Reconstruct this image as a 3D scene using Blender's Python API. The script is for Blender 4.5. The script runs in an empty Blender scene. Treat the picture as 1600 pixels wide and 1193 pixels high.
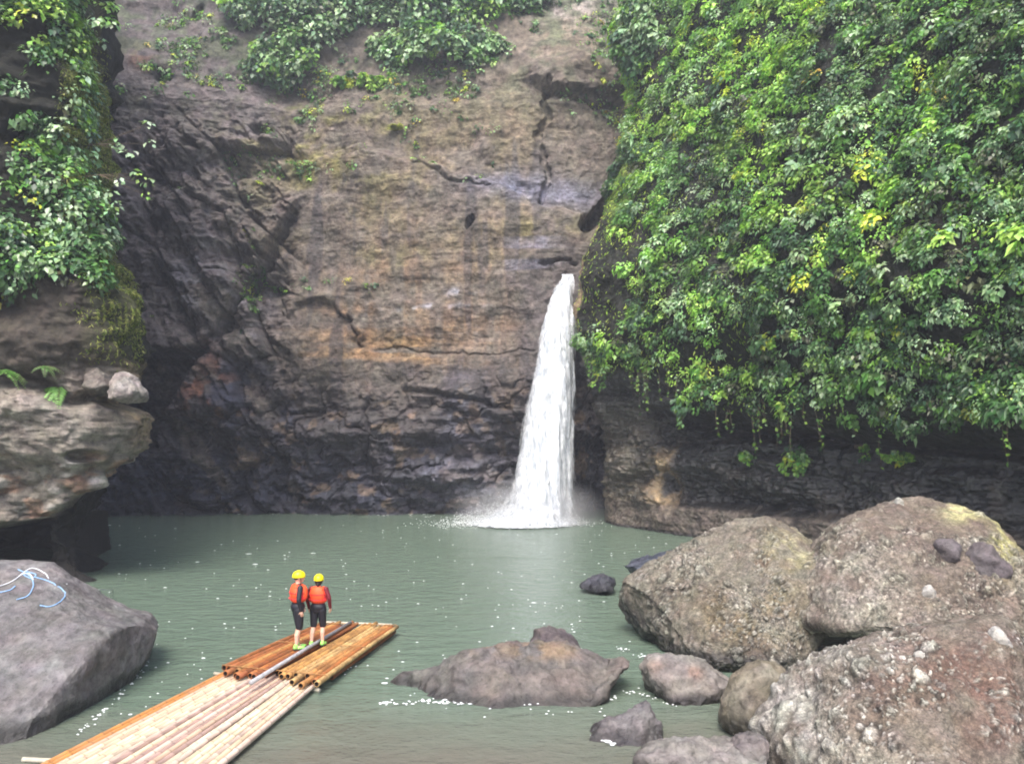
import bpy, bmesh, math
import numpy as np
from mathutils import Vector, Matrix
from mathutils.bvhtree import BVHTree

rng = np.random.default_rng(7)
scene = bpy.context.scene
COL = scene.collection
R = math.radians
F = 1256.0; CX = 800.0; CY = 596.5; CAMH = 4.5
PITCH = math.atan((690 - CY) / F)
CP, SP = math.cos(PITCH), math.sin(PITCH)

# ------------------------------------------------------------------ measuring helpers
def ray(px, py):
    x = (px - CX) / F; y = (CY - py) / F
    return Vector((x, CP - y * SP, SP + y * CP))
def at(px, py, Y=None, z=None):
    d = ray(px, py)
    t = Y / d.y if Y is not None else (z - CAMH) / d.z
    return Vector((d.x * t, d.y * t, CAMH + d.z * t))
def proj(P):
    x = P[..., 0]; y = P[..., 1]; z = P[..., 2] - CAMH
    zc = y * CP + z * SP; yc = -y * SP + z * CP
    zc = np.maximum(zc, 0.1)
    return CX + F * x / zc, CY - F * yc / zc
def lin(c):
    c = np.array(c, float) / 255.0
    return np.where(c <= 0.04045, c / 12.92, ((c + 0.055) / 1.055) ** 2.4)
def sstep(a, b, x):
    t = np.clip((x - a) / (b - a), 0, 1); return t * t * (3 - 2 * t)
def band(x, a, b, s):
    return sstep(a - s, a + s, x) * (1 - sstep(b - s, b + s, x))
def polydist(px, py, pts):
    best = np.full(px.shape, 1e9)
    for (x0, y0), (x1, y1) in zip(pts[:-1], pts[1:]):
        dx, dy = x1 - x0, y1 - y0
        t = np.clip(((px - x0) * dx + (py - y0) * dy) / (dx * dx + dy * dy), 0, 1)
        best = np.minimum(best, np.hypot(px - x0 - t * dx, py - y0 - t * dy))
    return best
def above(px, py, pts, s=8):
    xs = [p[0] for p in pts]; ys = [p[1] for p in pts]
    return sstep(-s, s, np.interp(px, xs, ys) - py)
def blob(px, py, cx, cy, rx, ry):
    return np.exp(-(((px - cx) / rx) ** 2 + ((py - cy) / ry) ** 2))

# ------------------------------------------------------------------ noise
def _h(ix, iy, iz, s):
    h = (ix.astype(np.uint32) * np.uint32(374761393) + iy.astype(np.uint32) * np.uint32(668265263)
         + iz.astype(np.uint32) * np.uint32(2147483647) + np.uint32((s * 1274126177) & 0xffffffff))
    h = (h ^ (h >> np.uint32(13))) * np.uint32(1274126177)
    h = (h ^ (h >> np.uint32(15))) * np.uint32(2246822519)
    h ^= h >> np.uint32(16)
    return h.astype(np.float64) / 4294967295.0
def vnoise(P, s=0):
    i = np.floor(P).astype(np.int64); f = P - i; u = f * f * f * (f * (f * 6 - 15) + 10)
    out = 0
    for dx in (0, 1):
        wx = u[..., 0] if dx else 1 - u[..., 0]
        for dy in (0, 1):
            wy = u[..., 1] if dy else 1 - u[..., 1]
            for dz in (0, 1):
                wz = u[..., 2] if dz else 1 - u[..., 2]
                out = out + wx * wy * wz * _h(i[..., 0] + dx, i[..., 1] + dy, i[..., 2] + dz, s)
    return out * 2 - 1
def fbm(P, sc, octv=4, s=0, gain=.5):
    P = P * np.array(sc, float); a = 1.0; o = 0; t = 0
    for k in range(octv):
        o = o + a * vnoise(P + k * 17.3, s + k); t += a; a *= gain; P = P * 2.07
    return o / t * 1.5
def ridge(P, sc, octv=4, s=0):
    P = P * np.array(sc, float); a = 1.0; o = 0; t = 0
    for k in range(octv):
        o = o + a * (1 - np.abs(vnoise(P + k * 11.7, s + k)) * 2.2); t += a; a *= .5; P = P * 2.1
    return o / t
def worley(P, sc, s=0, second=False):
    P = P * np.array(sc, float); i = np.floor(P).astype(np.int64)
    b1 = np.full(P.shape[:-1], 9.0); b2 = b1.copy(); cid = b1 * 0
    for dx in (-1, 0, 1):
        for dy in (-1, 0, 1):
            for dz in (-1, 0, 1):
                c = i + np.array([dx, dy, dz])
                q = np.stack([c[..., 0] + _h(c[..., 0], c[..., 1], c[..., 2], s),
                              c[..., 1] + _h(c[..., 0], c[..., 1], c[..., 2], s + 1),
                              c[..., 2] + _h(c[..., 0], c[..., 1], c[..., 2], s + 2)], -1)
                d = np.sqrt(((P - q) ** 2).sum(-1))
                h = _h(c[..., 0], c[..., 1], c[..., 2], s + 5)
                nb = d < b1
                b2 = np.where(nb, b1, np.minimum(b2, d)); cid = np.where(nb, h, cid); b1 = np.where(nb, d, b1)
    return b1, b2 - b1, cid

def terrace(q, w=.22):
    f = np.floor(q); return f + sstep(.5 - w, .5 + w, q - f)
# ------------------------------------------------------------------ object helpers
def tag(o, label=None, cat=None, group=None, kind=None):
    if label: o['label'] = label
    if cat: o['category'] = cat
    if group: o['group'] = group
    if kind: o['kind'] = kind
    return o
def empty(name, loc=(0, 0, 0), rz=0):
    o = bpy.data.objects.new(name, None); COL.objects.link(o)
    o.location = loc; o.rotation_euler = (0, 0, rz); o.empty_display_size = .2
    return o
def make(name, V, Fc, mat, parent=None, col=None, smooth=True, wet=None, edge=None):
    """V (n,3); Fc (m,3) or (m,4) int array"""
    V = np.asarray(V, np.float32); Fc = np.asarray(Fc, np.int32)
    me = bpy.data.meshes.new(name); k = Fc.shape[1]
    me.vertices.add(len(V)); me.vertices.foreach_set('co', V.ravel())
    me.loops.add(Fc.size); me.loops.foreach_set('vertex_index', Fc.ravel())
    me.polygons.add(len(Fc)); me.polygons.foreach_set('loop_start', np.arange(0, Fc.size, k, dtype=np.int32))
    me.polygons.foreach_set('loop_total', np.full(len(Fc), k, np.int32))
    if smooth: me.polygons.foreach_set('use_smooth', np.ones(len(Fc), bool))
    me.update(calc_edges=True)
    if col is not None:
        a = me.color_attributes.new('Col', 'FLOAT_COLOR', 'POINT')
        c = np.ones((len(V), 4), np.float32); c[:, :3] = col; a.data.foreach_set('color', c.ravel())
    for nm, arr in (('wet', wet), ('edge', edge)):
        if arr is not None:
            a = me.attributes.new(nm, 'FLOAT', 'POINT'); a.data.foreach_set('value', np.asarray(arr, np.float32).ravel())
    if mat: me.materials.append(mat)
    o = bpy.data.objects.new(name, me); COL.objects.link(o)
    if parent: o.parent = parent
    return o
def grid_faces(a, b, flip=False, off=0):
    i = np.arange(a * b).reshape(a, b) + off
    q = np.stack([i[:-1, :-1], i[1:, :-1], i[1:, 1:], i[:-1, 1:]], -1).reshape(-1, 4)
    return q[:, ::-1] if flip else q

# ------------------------------------------------------------------ materials
class NT:
    def __init__(s, name):
        s.m = bpy.data.materials.new(name); s.m.use_nodes = True
        s.t = s.m.node_tree; s.n = s.t.nodes; s.l = s.t.links
        s.out = s.n['Material Output']; s.p = s.n['Principled BSDF']
    def add(s, typ, **kw):
        n = s.n.new(typ)
        for k, v in kw.items():
            if k == 'ins':
                for a, b in v.items():
                    if isinstance(b, bpy.types.NodeSocket): s.l.new(b, n.inputs[a])
                    else: n.inputs[a].default_value = b
            else: setattr(n, k, v)
        return n
    def coord(s, scale=(1, 1, 1)):
        tc = s.add('ShaderNodeNewGeometry')
        return s.add('ShaderNodeMapping', ins={'Vector': tc.outputs['Position'], 'Scale': scale}).outputs[0]
    def noise(s, scale, det=4, rough=.6, vec=None, out='Fac', dist=0):
        n = s.add('ShaderNodeTexNoise', ins={'Scale': scale, 'Detail': det, 'Roughness': rough, 'Distortion': dist})
        s.l.new(vec if vec is not None else s.coord(), n.inputs['Vector'])
        return n.outputs[out]
    def rng(s, v, a, b, c, d):
        return s.add('ShaderNodeMapRange', ins={'Value': v, 'From Min': a, 'From Max': b, 'To Min': c, 'To Max': d}).outputs[0]
    def math(s, op, a, b=0.0):
        return s.add('ShaderNodeMath', operation=op, ins={0: a, 1: b}).outputs[0]
    def mixc(s, f, a, b, bt='MIX'):
        n = s.add('ShaderNodeMix', data_type='RGBA', blend_type=bt)
        for k, v in ((0, f), (6, a), (7, b)):
            if isinstance(v, bpy.types.NodeSocket): s.l.new(v, n.inputs[k])
            else: n.inputs[k].default_value = v if k == 0 or len(v) == 4 else (*v, 1)
        return n.outputs[2]
    def set(s, k, v):
        if isinstance(v, bpy.types.NodeSocket): s.l.new(v, s.p.inputs[k])
        else: s.p.inputs[k].default_value = v
    def bump(s, h, strength, dist, prev=None):
        n = s.add('ShaderNodeBump', ins={'Height': h, 'Strength': strength, 'Distance': dist})
        if prev is not None: s.l.new(prev, n.inputs['Normal'])
        return n.outputs[0]

def rock_mat(name, fine=6.0, lo=.62, hi=1.4, bumpd=.08, strata=0.0, pebble=0.0, rough=.75, wetk=.45, grain=0, gk=.5):
    t = NT(name)
    at_ = t.add('ShaderNodeAttribute', attribute_name='Col').outputs['Color']
    n1 = t.noise(fine, 7, .68); n2 = t.noise(fine * .22, 5, .6)
    f = t.math('MULTIPLY', t.rng(n1, .3, .7, lo, hi), t.rng(n2, .3, .7, .82, 1.2))
    if strata:
        n3 = t.noise(1.0, 5, .65, t.coord((.35, .35, 4.5)))
        f = t.math('MULTIPLY', f, t.rng(n3, .32, .68, 1 - strata, 1 + strata))
    col = t.mixc(1.0, at_, f, 'MULTIPLY')
    pit = t.noise(fine * 2.3, 6, .75); col = t.mixc(1.0, col, t.rng(pit, .30, .46, .45, 1.0), 'MULTIPLY')
    if grain:
        for g_ in (grain, grain * 2.4):
            vv = t.add('ShaderNodeTexVoronoi', ins={'Vector': t.coord(), 'Scale': g_, 'Randomness': 1.0})
            edge_ = t.rng(vv.outputs['Distance'], .25, .62, 1.0, 1 - gk)  # darkens the gaps between grains, crevice shade in the colour
            rnd = t.rng(t.add('ShaderNodeSeparateColor', ins={0: vv.outputs['Color']}).outputs[0], 0, 1, 1 - gk * .75, 1 + gk * .8)
            col = t.mixc(1.0, col, t.math('MULTIPLY', edge_, rnd), 'MULTIPLY')
        col = t.mixc(1.0, col, (1.25, 1.25, 1.25), 'MULTIPLY')
        gh = t.math('SUBTRACT', 1.0, vv.outputs['Distance'])
    hue = t.noise(fine * .4, 3, .5, out='Color')
    col = t.mixc(.10, col, hue, 'OVERLAY')
    t.set('Base Color', col)
    w = t.add('ShaderNodeAttribute', attribute_name='wet').outputs['Fac']
    t.set('Roughness', t.rng(w, 0, 1, rough, .28)); t.set('Specular IOR Level', t.rng(w, 0, 1, .3, wetk))
    b = t.bump(n1, .8, bumpd)
    b = t.bump(t.noise(fine * 4.5, 5, .7), .55, bumpd * .3, b)
    if grain: b = t.bump(gh, .5, .02, b)
    if pebble:
        v = t.add('ShaderNodeTexVoronoi', ins={'Vector': t.coord(), 'Scale': pebble})
        b = t.bump(t.math('SUBTRACT', 1.0, v.outputs['Distance']), .8, .45 / pebble, b)
    t.l.new(b, t.p.inputs['Normal'])
    return t.m
def leaf_mat(name, rough=.42, trans=.3, spec=.5):
    t = NT(name)
    c = t.add('ShaderNodeAttribute', attribute_name='Col').outputs['Color']
    n = t.noise(9, 3, .6); c = t.mixc(1.0, c, t.rng(n, .3, .7, .75, 1.25), 'MULTIPLY')
    t.set('Base Color', c); t.set('Roughness', rough); t.set('Specular IOR Level', spec)
    tr = t.add('ShaderNodeBsdfTranslucent', ins={'Color': t.mixc(1.0, c, (1.3, 1.5, .6), 'MULTIPLY')})
    mx = t.add('ShaderNodeMixShader', ins={0: trans, 1: t.p.outputs[0], 2: tr.outputs[0]})
    t.l.new(mx.outputs[0], t.out.inputs['Surface'])
    return t.m
def plain(name, rgb, rough=.6, var=.25, sc=12.0, spec=.4, bumpd=0.0, aniso=(1, 1, 1)):
    t = NT(name)
    n = t.noise(sc, 4, .6, t.coord(aniso))
    t.set('Base Color', t.mixc(1.0, (*lin(rgb), 1), t.rng(n, .3, .7, 1 - var, 1 + var), 'MULTIPLY'))
    t.set('Roughness', rough); t.set('Specular IOR Level', spec)
    if bumpd: t.l.new(t.bump(n, .6, bumpd), t.p.inputs['Normal'])
    return t.m

M_BACK = rock_mat('cliff_rock', 2.4, .52, 1.55, .26, strata=.10)
M_LEFT = rock_mat('left_cliff_rock', 4.0, .52, 1.55, .16, strata=.12)
M_RIGHT = rock_mat('wet_conglomerate', 4.5, .4, 1.7, .14, pebble=4.5, rough=.6, wetk=.9)
M_BOULD = rock_mat('boulder_rock', 5.5, .52, 1.55, .09)
M_CONG = rock_mat('pebbly_boulder', 7.0, .6, 1.5, .05, pebble=0, grain=16, gk=.22)
M_LEAF = leaf_mat('vine_leaf'); M_LEAFG = leaf_mat('glossy_leaf', .34, .2, .7); M_MOSS = leaf_mat('moss_blade', .7, .35, .2)
M_STEM = plain('woody_stem', (92, 80, 62), .8)

# ------------------------------------------------------------------ cliff sheets
def catmull(pts, n):
    pts = np.array(pts, float); p = np.vstack([2 * pts[0] - pts[1], pts, 2 * pts[-1] - pts[-2]])
    fine = []
    for i in range(1, len(p) - 2):
        t = np.linspace(0, 1, 60, endpoint=False)[:, None]
        fine.append(.5 * ((2 * p[i]) + (-p[i-1] + p[i+1]) * t + (2*p[i-1] - 5*p[i] + 4*p[i+1] - p[i+2]) * t**2
                          + (-p[i-1] + 3*p[i] - 3*p[i+1] + p[i+2]) * t**3))
    fine = np.vstack(fine + [p[-2][None]])
    d = np.r_[0, np.cumsum(np.hypot(*np.diff(fine, axis=0).T))]
    return fine, d
def plan(pts, n, dens=None):
    fine, d = catmull(pts, n)
    if dens is None: s = np.linspace(0, d[-1], n)
    else:
        w = np.interp(d, dens[0], dens[1]); c = np.r_[0, np.cumsum((w[1:] + w[:-1]) / 2 * np.diff(d))]
        s = np.interp(np.linspace(0, c[-1], n), c, d)
    xy = np.stack([np.interp(s, d, fine[:, 0]), np.interp(s, d, fine[:, 1])], -1)
    g = np.gradient(xy, axis=0); g /= np.linalg.norm(g, axis=1, keepdims=True)
    nrm = np.stack([g[:, 1], -g[:, 0]], -1)
    return s, xy, nrm
def sheet(s, xy, nrm, zs):
    a, b = len(s), len(zs)
    P = np.zeros((a, b, 3)); P[..., :2] = xy[:, None, :]; P[..., 2] = zs[None, :]
    N = np.zeros((a, b, 3)); N[..., :2] = nrm[:, None, :]
    return P, N
def mesh_normals(P, flip=False):
    gu = np.gradient(P, axis=0); gv = np.gradient(P, axis=1)
    n = np.cross(gu, gv); n /= np.linalg.norm(n, axis=-1, keepdims=True) + 1e-9
    return -n if flip else n

# ---- back cliff (runs left to right, normal points to the pool = -Y)
s, xy, nr = plan([(-40, 42), (-30, 47.5), (-20, 50), (-10, 50.5), (0, 49.6), (5, 49.3), (9, 50), (16, 51), (28, 52)], 880, ([0, 8, 11, 52, 54, 80], [.3, .3, 1, 1, .3, .2]))
zs = np.r_[np.linspace(-1.5, 29, 520), np.linspace(29.1, 58, 170)]
P, N = sheet(s, xy, nr, zs)
Z = P[..., 2]
lean = .07 * Z + .32 * np.maximum(Z - 27, 0) + .008 * np.maximum(Z - 27, 0) ** 2
P = P - N * lean[..., None]
px, py = proj(P); W = P.copy()
rel_ = np.clip(sstep(470, 420, px) * sstep(130, 230, py) + sstep(580, 660, py), 0, 1) * .6 + .4
d = fbm(W, .11, 3, 1) * 1.0 + fbm(W, .4, 4, 5) * .42 * rel_
rg = ridge(W + fbm(W, .3, 3, 8)[..., None], (.35, .35, .4), 6, 9); d += rg * (.12 + .26 * rel_ ** 2); d += fbm(W, 1.3, 5, 19) * .07
st = fbm(W, (.12, .12, 1.6), 5, 21); d += st * .04 * sstep(760, 640, py)
d += (terrace(fbm(W, (.22, .22, .75), 5, 601) * 4) * .2 + terrace(fbm(W, (.8, .8, .9), 4, 605) * 3) * .09) * (rel_ * 1.3 - .3)
diag = np.stack([W[..., 0] * .8 + W[..., 2] * .6, W[..., 1], -W[..., 0] * .6 + W[..., 2] * .8], -1)
low = sstep(560, 660, py) * sstep(240, 330, px)
b1, e1, cid = worley(W + np.stack([fbm(W, .5, 4, 61), W[..., 0] * 0, fbm(W, .5, 4, 65)], -1) * 1.1, (.24, .24, .4), 31)
d += low * ((.5 - b1) * 1.0 - .45 * np.exp(-(e1 / .05) ** 2) * (cid > .35) + (cid - .5) * .8 + fbm(W, .9, 5, 66) * .4)
b2, e2, c2 = worley(W, (1.1, 1.1, 1.5), 41); d += low * (.4 - b2) * .22
blk = fbm(diag, (.5, .5, .13), 4, 77)
px = px + fbm(W, .55, 4, 501) * 8 + fbm(W, 2.2, 3, 503) * 4; py = py + fbm(W, .55, 4, 505) * 6 + fbm(W, 2.2, 3, 507) * 3
leftm = sstep(480, 430, px) * sstep(150, 260, py)
fb1, fe1, fcid = worley(diag, (.3, .3, .17), 55)
d += leftm * ((fcid - .5) * 1.9 + terrace(blk * 3, .15) * .5 + (.5 - fb1) * .7 - .5 * np.exp(-(fe1 / .05) ** 2))
slabline = [(470, 300), (455, 330), (420, 400), (375, 470), (340, 530), (300, 560)]
xl = np.interp(py, [300, 330, 400, 470, 530, 560], [470, 455, 420, 375, 335, 300])
slab = sstep(10, -6, px - xl) * sstep(285, 330, py) * sstep(585, 550, py) * sstep(150, 300, px)
d += slab * 1.3
d -= 1.5 * np.exp(-(polydist(px, py, [(455, 335), (425, 405), (378, 480), (345, 535)]) / 4.5) ** 2)
cave = sstep(6, -6, px - np.interp(py, [545, 600, 660, 700], [334, 290, 250, 236])) * sstep(545, 553, py) * sstep(705, 690, py); d -= cave * 4.6
d += 1.3 * blob(px, py, 335, 630, 50, 50)
d -= .45 * sstep(7, 3, polydist(px, py, [(860, 130), (852, 175), (835, 200), (850, 235), (850, 310)]))
setb = above(px, py, [(380, 240), (470, 250), (560, 228), (640, 245), (770, 290), (850, 318), (960, 345)], 6) * sstep(330, 430, px) * sstep(60, 150, py)
d -= setb * .9
d -= .25 * np.exp(-(polydist(px, py, [(560, 232), (640, 250), (700, 280), (770, 300)]) / 3) ** 2)
d += .8 * sstep(1.2, .8, np.hypot((px - 920) / 95, (py - 118) / 22)) ; d -= .45 * np.exp(-(polydist(px, py, [(860, 143), (900, 150), (975, 158)]) / 4) ** 2)
d -= .25 * np.exp(-(polydist(px, py, [(465, 480), (530, 478), (555, 505), (562, 540)]) / 3.5) ** 2)
d += .5 * above(px, py, [(440, 500), (465, 480), (530, 478), (555, 505), (562, 540)], 4) * band(px, 450, 570, 14) * band(py, 430, 540, 20)
d -= 1.4 * sstep(10, 7, np.hypot(px - 738, (py - 351) * 1.0 + (px - 738) * .35))
d -= .5 * np.exp(-(polydist(px, py, [(842, 411), (870, 408), (900, 412)]) / 3) ** 2)
d -= .18 * np.exp(-(polydist(px, py, [(590, 545), (660, 548), (770, 552), (830, 548)]) / 2.4) ** 2)
d -= .5 * np.exp(-(polydist(px, py, [(640, 610), (740, 618), (800, 640)]) / 4) ** 2)
d += .9 * blob(px, py, 470, 560, 70, 60) + .8 * blob(px, py, 830, 620, 40, 90)
for cx_, cy_, r_ in ((300, 235, 9), (255, 120, 11), (400, 195, 12), (285, 300, 8), (165, 155, 10), (310, 20, 9)):
    d -= 1.0 * sstep(1.3, .7, np.hypot((px - cx_) / r_, (py - cy_) / r_ / .8))
d -= 2.6 * sstep(18, 6, polydist(px, py, [(958, 318), (938, 336), (918, 350)]))
d -= 4.6 * sstep(872, 896, px) * sstep(470, 560, py)
P = P + N * d[..., None]
nx = mesh_normals(P)
str_v = fbm(W, (1.1, 1.1, .10), 4, 91); str_h = fbm(W, (.10, .10, 1.4), 5, 93); bl = fbm(W, .35, 4, 95); fn = fbm(W, 1.3, 4, 97)
C = np.ones(P.shape) * lin((114, 105, 96))
def mix(C, rgb, m): return C * (1 - m[..., None]) + lin(rgb) * m[..., None]
C = mix(C, (104, 97, 98), sstep(480, 380, px) * .8)
C = mix(C, (132, 118, 92), sstep(-.3, .5, bl + .3 * fn) * band(px, 410, 860, 60) * band(py, 130, 420, 60) * .6)
C = mix(C, (134, 130, 78), sstep(0, .5, bl * .6 + fn * .5 + .1) * np.clip(blob(px, py, 500, 250, 130, 70) + blob(px, py, 470, 180, 80, 60) + .8 * blob(px, py, 850, 360, 60, 22) + .5 * blob(px, py, 640, 405, 140, 16), 0, 1) * .75)
tan = blob(px, py, 690, 480, 150, 90) + .7 * blob(px, py, 590, 500, 90, 100)
C = mix(C, (156, 124, 94), np.clip(tan, 0, 1) * sstep(-.4, .5, str_v + .4 * str_h) * .6)
C = mix(C, (172, 134, 88), sstep(.3, .7, str_h + .3 * fn) * blob(px, py, 640, 545, 190, 30) * .6)
C = mix(C, (82, 78, 80), sstep(.1, .5, str_v) * band(py, 200, 700, 60) * band(px, 420, 860, 40) * .7)
C = mix(C, (92, 86, 86), sstep(800, 830, px) * sstep(360, 420, py) * .8)
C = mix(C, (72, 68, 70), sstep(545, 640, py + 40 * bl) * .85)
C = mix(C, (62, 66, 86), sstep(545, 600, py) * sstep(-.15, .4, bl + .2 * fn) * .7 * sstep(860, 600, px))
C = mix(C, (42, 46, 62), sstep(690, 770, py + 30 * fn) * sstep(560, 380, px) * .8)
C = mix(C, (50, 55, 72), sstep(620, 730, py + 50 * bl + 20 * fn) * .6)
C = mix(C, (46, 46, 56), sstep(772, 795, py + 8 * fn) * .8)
C = mix(C, (140, 118, 92), sstep(.2, .55, fn + .4 * bl) * low * .5)
C = mix(C, (106, 104, 112), blob(px, py, 735, 730, 60, 60) * .7 + blob(px, py, 680, 770, 60, 25) * .3)
C = mix(C, (120, 122, 146), np.clip(blob(px, py, 800, 292, 62, 20) + blob(px, py, 900, 300, 50, 18) + .6 * blob(px, py, 830, 395, 40, 60) * sstep(0, .3, str_h), 0, 1) * .75)  # bluish sky light on the wet ledge tops painted in
C = mix(C, (150, 90, 58), sstep(-.2, .4, fn) * np.clip(blob(px, py, 330, 600, 45, 55) + .8 * blob(px, py, 225, 95, 22, 22), 0, 1) * .6)
C = C * (1 - .25 * sstep(170, 60, py))[..., None]  # upper slope darkened in colour to hold down the sky's light on it
C = mix(C, (132, 120, 104), np.clip(blob(px, py, 900, 60, 120, 60), 0, 1) * .7)
C = mix(C, (176, 168, 160), sstep(50, 10, py) * sstep(800, 880, px) * .6)
C = mix(C, (84, 94, 70), sstep(-.1, .35, bl * .5 + fn * .6) * sstep(240, 60, py) * .7)
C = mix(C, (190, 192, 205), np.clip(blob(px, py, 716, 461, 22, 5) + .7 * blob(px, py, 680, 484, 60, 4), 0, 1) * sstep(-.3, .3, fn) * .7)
C = mix(C, (142, 140, 146), np.clip(blob(px, py, 315, 450, 42, 60) + .6 * blob(px, py, 400, 500, 22, 60), 0, 1) * sstep(-.3, .25, fn) * .8)  # pale highlights of the slab facets painted into the colour
C = mix(C, (128, 118, 108), sstep(.2, .5, fbm(diag, (.6, .6, .15), 3, 610)) * leftm * .6)
C = C * np.clip(1 + .42 * fbm(W, 3.1, 4, 612) + .10 * fbm(W, (.8, .8, 3), 3, 614) + .24 * fbm(W, 6.5, 3, 616), .35, 1.8)[..., None]
KA = .72
wet = np.clip(sstep(560, 720, py) * .8 + blob(px, py, 850, 300, 100, 30), 0, 1)
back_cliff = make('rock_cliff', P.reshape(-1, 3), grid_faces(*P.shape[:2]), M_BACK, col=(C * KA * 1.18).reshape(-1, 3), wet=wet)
tag(back_cliff, 'tall brown layered rock face behind the waterfall pool, dark and bluish near the water', 'cliff')
BP, BN, Bpx, Bpy = P, nx, px, py

# ---- right cliff (from behind the fall toward the camera, normal to the pool = left/front)
s, xy, nr = plan([(12, 60), (8, 53), (5.6, 48.5), (5.0, 45.2), (6.6, 41.6), (9.9, 36.5), (13, 31), (16.3, 25.8), (20, 19), (25, 11), (29, 4)], 640,
                 ([0, 8, 14, 40, 48, 62], [.6, 1.2, 1.7, 1.6, .9, .4]))
nr = -nr if nr[200, 0] > 0 else nr
zs = np.r_[np.linspace(-1.5, 7, 260), np.linspace(7.05, 26, 280), np.linspace(26.1, 44, 110)]
P, N = sheet(s, xy, nr, zs); Z = P[..., 2]
tip = np.exp(-((s - 15.5) / 6.5) ** 2)[:, None]            # weight around the corner by the fall
farw = np.clip((s - 15) / 22, 0, 1)[:, None]
off_tip = np.interp(Z, [0, 3, 5, 8, 10.5, 13.5, 15.5, 18, 20.5, 25, 30, 45], [-.35, -.5, -.3, .4, 1.25, 1.5, .6, -.7, -1.5, -2.2, -2.0, -3.4])
lipz = np.interp(s, [0, 12, 18, 22, 28, 36, 44, 60], [9.5, 9, 7.6, 6.1, 5.6, 4.9, 4.2, 3.6])[:, None]
off_far = -.6 * sstep(1.25, 1.7, Z) + 1.7 * sstep(lipz - .9, lipz + .7, Z) + .9 * sstep(7, 11, Z) - .26 * np.maximum(Z - 10, 0)
off = off_tip * tip + off_far * (1 - tip)
P = P + N * off[..., None]
px, py = proj(P); W = P.copy()
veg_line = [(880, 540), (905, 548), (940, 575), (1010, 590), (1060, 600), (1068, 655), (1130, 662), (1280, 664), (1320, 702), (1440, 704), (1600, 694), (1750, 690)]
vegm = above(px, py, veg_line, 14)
strip = sstep(962, 940, px - 18 * fbm(W, .5, 3, 3)) * band(py, 350, 560, 20) * (s < 17)[:, None]
d = fbm(W, .16, 4, 3) * .75 * (.35 + .65 * vegm) + fbm(W, .6, 5, 7) * .35 + ridge(W, .8, 4, 11) * .16
d += fbm(W, (.12, .12, 1.3), 4, 15) * .34 * (1 - vegm)
rb, re, rc = worley(W, (1.6, 1.6, 2.0), 71); d += (.5 - rb) * .32 * (1 - vegm)
d -= .9 * np.exp(-(polydist(px, py, [(1000, 640), (1110, 672), (1300, 690), (1600, 712)]) / 9) ** 2) * (1 - vegm * .5)
d += terrace(fbm(W, (.5, .5, 1.1), 4, 620) * 3.5) * .16 * (1 - vegm)
d *= .3 + .7 * sstep(1.1, 1.8, Z)
d -= .45 * np.exp(-(polydist(px, py, [(1040, 690), (1046, 740), (1050, 790)]) / 8) ** 2)
P = P + N * d[..., None]; nx = mesh_normals(P, True)
if nx[200, 200, 0] > 0: nx = -nx
fn = fbm(W, 1.3, 4, 17); bl = fbm(W, .35, 4, 18); str_h = fbm(W, (.15, .15, 2.2), 4, 19); str_v = fbm(W, (1.0, 1.0, .12), 4, 20)
pxf, pyf = proj(P); strip = sstep(990, 968, pxf) * band(pyf, 325, 555, 18) * (s < 17)[:, None]
C = np.ones(P.shape) * lin((32, 31, 31))
C = mix(C, (78, 70, 62), sstep(.2, .65, fn + .3 * bl) * .45)
C = mix(C, (108, 100, 84), band(px, 915, 1010, 25) * sstep(600, 680, py) * .7)
C = mix(C, (196, 168, 128), np.clip(blob(px, py, 1036, 750, 16, 44) + .6 * blob(px, py, 1056, 724, 5, 22), 0, 1) * sstep(-.7, .1, fn + str_v) * .9)
C = mix(C, (118, 108, 99), sstep(1.5, 1.2, Z) * sstep(-.5, .1, str_v + .2) * .8)
C = mix(C, (60, 56, 58), sstep(.22, .05, Z))
C = mix(C, (158, 136, 108), strip * .95)
C = mix(C, (120, 118, 70), strip * sstep(.1, .5, fn) * .6)
C = mix(C, (34, 36, 26), vegm * (1 - strip) * .85)  # dark backing colour adds shade to the gaps between vine clumps
C = C * np.clip(1 + .5 * fbm(W, 3.4, 4, 622), .3, 2)[..., None]
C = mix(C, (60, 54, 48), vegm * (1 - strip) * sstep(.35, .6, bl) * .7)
C = mix(C, (108, 130, 54), band(px, 955, 985, 8) * band(py, 170, 350, 20) * .9)
right_cliff = make('rock_cliff', P.reshape(-1, 3), grid_faces(*P.shape[:2], flip=True), M_RIGHT, col=(C * KA).reshape(-1, 3), wet=np.clip(1 - vegm, 0, 1) * .95 * sstep(1.2, 1.8, P[..., 2]))
tag(right_cliff, 'dark wet overhanging rock wall under the curtain of vines on the right', 'cliff')
px, py = proj(P); RP, RN, Rpx, Rpy, Rveg, Rstrip, Rs = P, nx, px, py, vegm * above(px, py, [(a, b - (44 if a > 1290 else 24 if a > 1055 else 4)) for a, b in veg_line], 10), strip, s

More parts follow.
